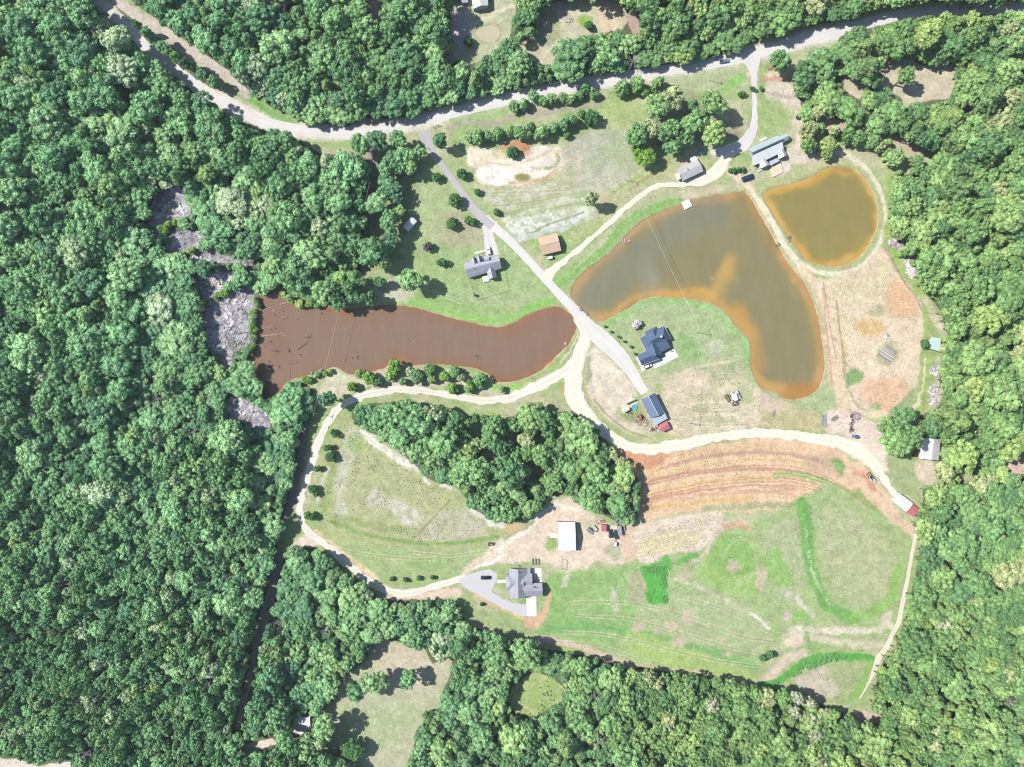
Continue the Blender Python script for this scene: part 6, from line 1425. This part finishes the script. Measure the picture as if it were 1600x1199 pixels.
# ------------------------------------------------------------ fallen trunks and stumps in the brown pond, driftwood in the swamp
h = HM((400,300), 4)
M_log = plain('bleached_trunk',(206,184,170),.9,var=.15,scale=3); M_logd = plain('dark_trunk',(98,80,78),.9)
LOGS = [((20,905),(172,885),.26,0),((30,858),(112,840),.16,0),((148,704),(252,680),.22,0),((40,745),(115,712),.2,0),((265,985),(335,930),.16,1),((98,993),(155,1000),.2,1),((205,980),(210,1006),.2,1),((40,1140),(112,1080),.15,1),((205,1165),(215,1110),.14,0),((100,735),(118,750),.16,0),((160,790),(197,780),.16,0),((20,942),(68,938),.14,0),((38,760),(40,792),.14,0),((302,912),(345,905),.12,1),((975,915),(980,940),.12,0),((1365,1022),(1410,1026),.12,1),((60,660),(110,640),.2,0),((635,1020),(640,1045),.14,1),((550,852),(565,858),.1,0),((170,885),(172,905),.12,0)]
for i, (a, b_, r, dk) in enumerate(LOGS):
    p, q = [V(*s_, -.12) for s_ in h(a, b_)]; root = empty('fallen_log', p, 0, ('dark' if dk else 'bleached') + ' fallen trunk lying in the shallows of the brown pond', 'log', 'dark trunks in the brown pond' if dk else 'bleached trunks in the brown pond')
    m = MB(); d = q - p; m.tube((0,0,0), d, r*1.3, r*.5, 7); m.build('trunk', M_logd if dk else M_log, root)
    m = MB()
    for k_ in range(3): t_ = random.uniform(.3,.95); s_ = Vector((-d.y, d.x, 0)).normalized() * random.choice((-1,1)) * random.uniform(.6,1.8); m.tube(d*t_, d*t_ + s_ + d.normalized()*.6 + Vector((0,0,.2)), .08, .03, 5)
    m.build('branch', M_logd if dk else M_log, root)
for i in range(34):
    x_, y_ = random.choice([(random.uniform(400,480), random.uniform(480,590)), (random.uniform(405,560), random.uniform(470,580))])
    p = V(x_, y_, 0); m = MB(); n_ = random.randint(5,7); m.tube((0,0,-1),(random.uniform(-.1,.1),0,random.uniform(.1,.5)),random.uniform(.2,.42),random.uniform(.12,.25),n_)
    o = m.build('stump', M_logd if random.random() < .75 else M_log); o.location = (p.x, p.y, 0); tag(o, 'dark stump breaking the surface at the west end of the brown pond', 'stump', 'stumps in the brown pond')
m = MB(); m2 = MB()
for i in (11,12,13,14,15,18):
    poly_ = OPENS[i]; xs = [p[0] for p in poly_]; ys = [p[1] for p in poly_]; k_ = 0
    while k_ < {14: 900, 13: 240}.get(i, 180):
        x_, y_ = random.uniform(min(xs), max(xs)), random.uniform(min(ys), max(ys))
        if not bool(inside(np.array([x_]), np.array([y_]), poly_)[0]): continue
        k_ += 1; p = V(x_, y_, .1); a = random.gauss(.6, .9); L = random.uniform(.5, 3.4) * (1.8 if random.random() < .08 else 1); r = random.uniform(.07, .2)
        (m if random.random() < .75 else m2).tube((p.x - math.cos(a)*L/2, p.y - math.sin(a)*L/2, .08), (p.x + math.cos(a)*L/2, p.y + math.sin(a)*L/2, random.uniform(.1,.6)), r, r*.4, 4)
tag(m.build('driftwood', plain('grey_driftwood',(230,224,226),.9)), 'pale driftwood littering the grey swamp mud', 'driftwood', kind='stuff')
tag(m2.build('driftwood', plain('dark_driftwood',(110,100,108),.9)), 'dark sodden branches littering the grey swamp mud', 'driftwood', kind='stuff')

# ------------------------------------------------------------ weeds and tufts on the open ground (uncountable)
def tufts(name, zones, mat, label, cat):
    vv, ff = [], []
    for (poly_, n, s0, s1) in zones:
        xs = [p[0] for p in poly_]; ys = [p[1] for p in poly_]; x = rng.uniform(min(xs), max(xs), n * 3); y = rng.uniform(min(ys), max(ys), n * 3)
        ok = inside(x, y, poly_) & ~forest_mask(x, y) & (fbm(x, y, 26, 91, 3) + .1 * rng.uniform(-1, 1, x.shape) > .53); x, y = x[ok][:n], y[ok][:n]
        for px_, py_ in zip(x, y):
            p = V(px_, py_); s_ = random.uniform(s0, s1); b = len(vv); k_ = 5; a0 = random.uniform(0, 6)
            vv.append((p.x, p.y, s_ * .9))
            for i in range(k_): a = a0 + i * 6.283 / k_; rr = s_ * random.uniform(.6, 1.2); vv.append((p.x + math.cos(a) * rr, p.y + math.sin(a) * rr, s_ * random.uniform(.0, .35)))
            for i in range(k_): ff.append([b, b + 1 + i, b + 1 + (i + 1) % k_])
    me = bpy.data.meshes.new(name); me.from_pydata(vv, [], ff); me.materials.append(mat); me.update(); o = bpy.data.objects.new(name, me); C.objects.link(o); tag(o, label, cat, kind='stuff')
TRI = [(530,660),(570,680),(660,750),(770,825),(700,850),(560,840),(495,810)]
DIRT = [(1285,445),(1380,400),(1440,490),(1440,570),(1400,640),(1340,640),(1310,590)]
TERR = [(1005,715),(1180,700),(1330,730),(1380,800),(1250,790),(1010,805)]
BEDS = [(985,828),(1125,800),(1110,850),(1010,875)]
MEAD = [(860,905),(1000,885),(1130,840),(1250,790),(1410,850),(1395,960),(1190,1055),(900,1010)]
LOW = [(1230,1080),(1270,1040),(1355,1030),(1330,1105)]
tufts('weeds', [(TRI,1100,.18,.42),(DIRT,700,.16,.36),(TERR,700,.15,.34),(BEDS,350,.15,.3),(MEAD,900,.15,.34),(LOW,400,.2,.42),(OPENS[14],120,.4,.9),(OPENS[13],40,.4,.9),(OPENS[15],40,.4,.9),(OPENS[11],40,.4,.9),([(1050,590),(1170,560),(1190,640),(1060,670)],300,.2,.4)], plain('weed_leaves', (150,174,112), .9, var=.25), 'low green weeds and tufts dotting the fields and bare soil', 'weeds')
tufts('thicket', [([(1255,1036),(1300,1022),(1362,1026),(1356,1036),(1300,1034),(1262,1046),(1215,1072),(1200,1070)],900,.5,1.1),([(1005,886),(1042,884),(1043,942),(1014,942)],500,.3,.6),(OPENS[7],60,.4,.8),([(1255,790),(1268,790),(1275,880),(1300,950),(1340,970),(1300,965),(1265,910)],500,.25,.5)], plain('thicket_leaves', (104,166,86), .9, var=.25), 'bright green strips of tall growth in the meadow', 'tall growth')

# ------------------------------------------------------------ vents and pipes on the roofs
def roof_bits(root_label, pts, z):
    root = next(o for o in C.objects if o.get('label') == root_label)
    for i, (x, y) in enumerate(pts):
        m = MB(); p = V(x, y, z)
        if i % 2: m.tube((p.x, p.y, z - 1.4), (p.x, p.y, z + .3), .13, n=7)
        else: m.box(p.x, p.y, z - .3, .5, .5, 1.2)
        m.build('roof_vent', M_steel if i % 2 else M_darkmetal, root)
roof_bits('light grey shingled house with two white dormers beside a fenced lawn', [(742,420),(752,417),(770,411),(763,426)], 5.7)
roof_bits('grey-shingled house at the end of the grey gravel drive with white concrete pads', [(812,895),(813,925),(835,918),(805,905)], 5.2)
roof_bits('large navy-roofed house with many hips and a white patio south of the big pond', [(1020,538),(1023,553),(1040,545)], 5.4)
roof_bits('small grey-roofed cottage with a white awning on the sandy pond road', [(1075,265),(1085,262)], 3.9)

# ------------------------------------------------------------ the air between the ground and the drone
if HAZE:
    hm = bpy.data.materials.new('haze'); hm.use_nodes = True; t = hm.node_tree; t.nodes.remove(t.nodes['Principled BSDF'])
    pv = N(t, 'ShaderNodeVolumePrincipled'); pv.inputs['Color'].default_value = (.80, .93, 1, 1); pv.inputs['Density'].default_value = 0.00005; pv.inputs['Anisotropy'].default_value = 0.0
    t.links.new(pv.outputs[0], t.nodes['Material Output'].inputs['Volume'])
    m = MB(); m.box(0, 0, 195, 8400, 8400, 400); tag(m.build('haze', hm), 'thin pale summer haze over the land', 'haze', kind='stuff')
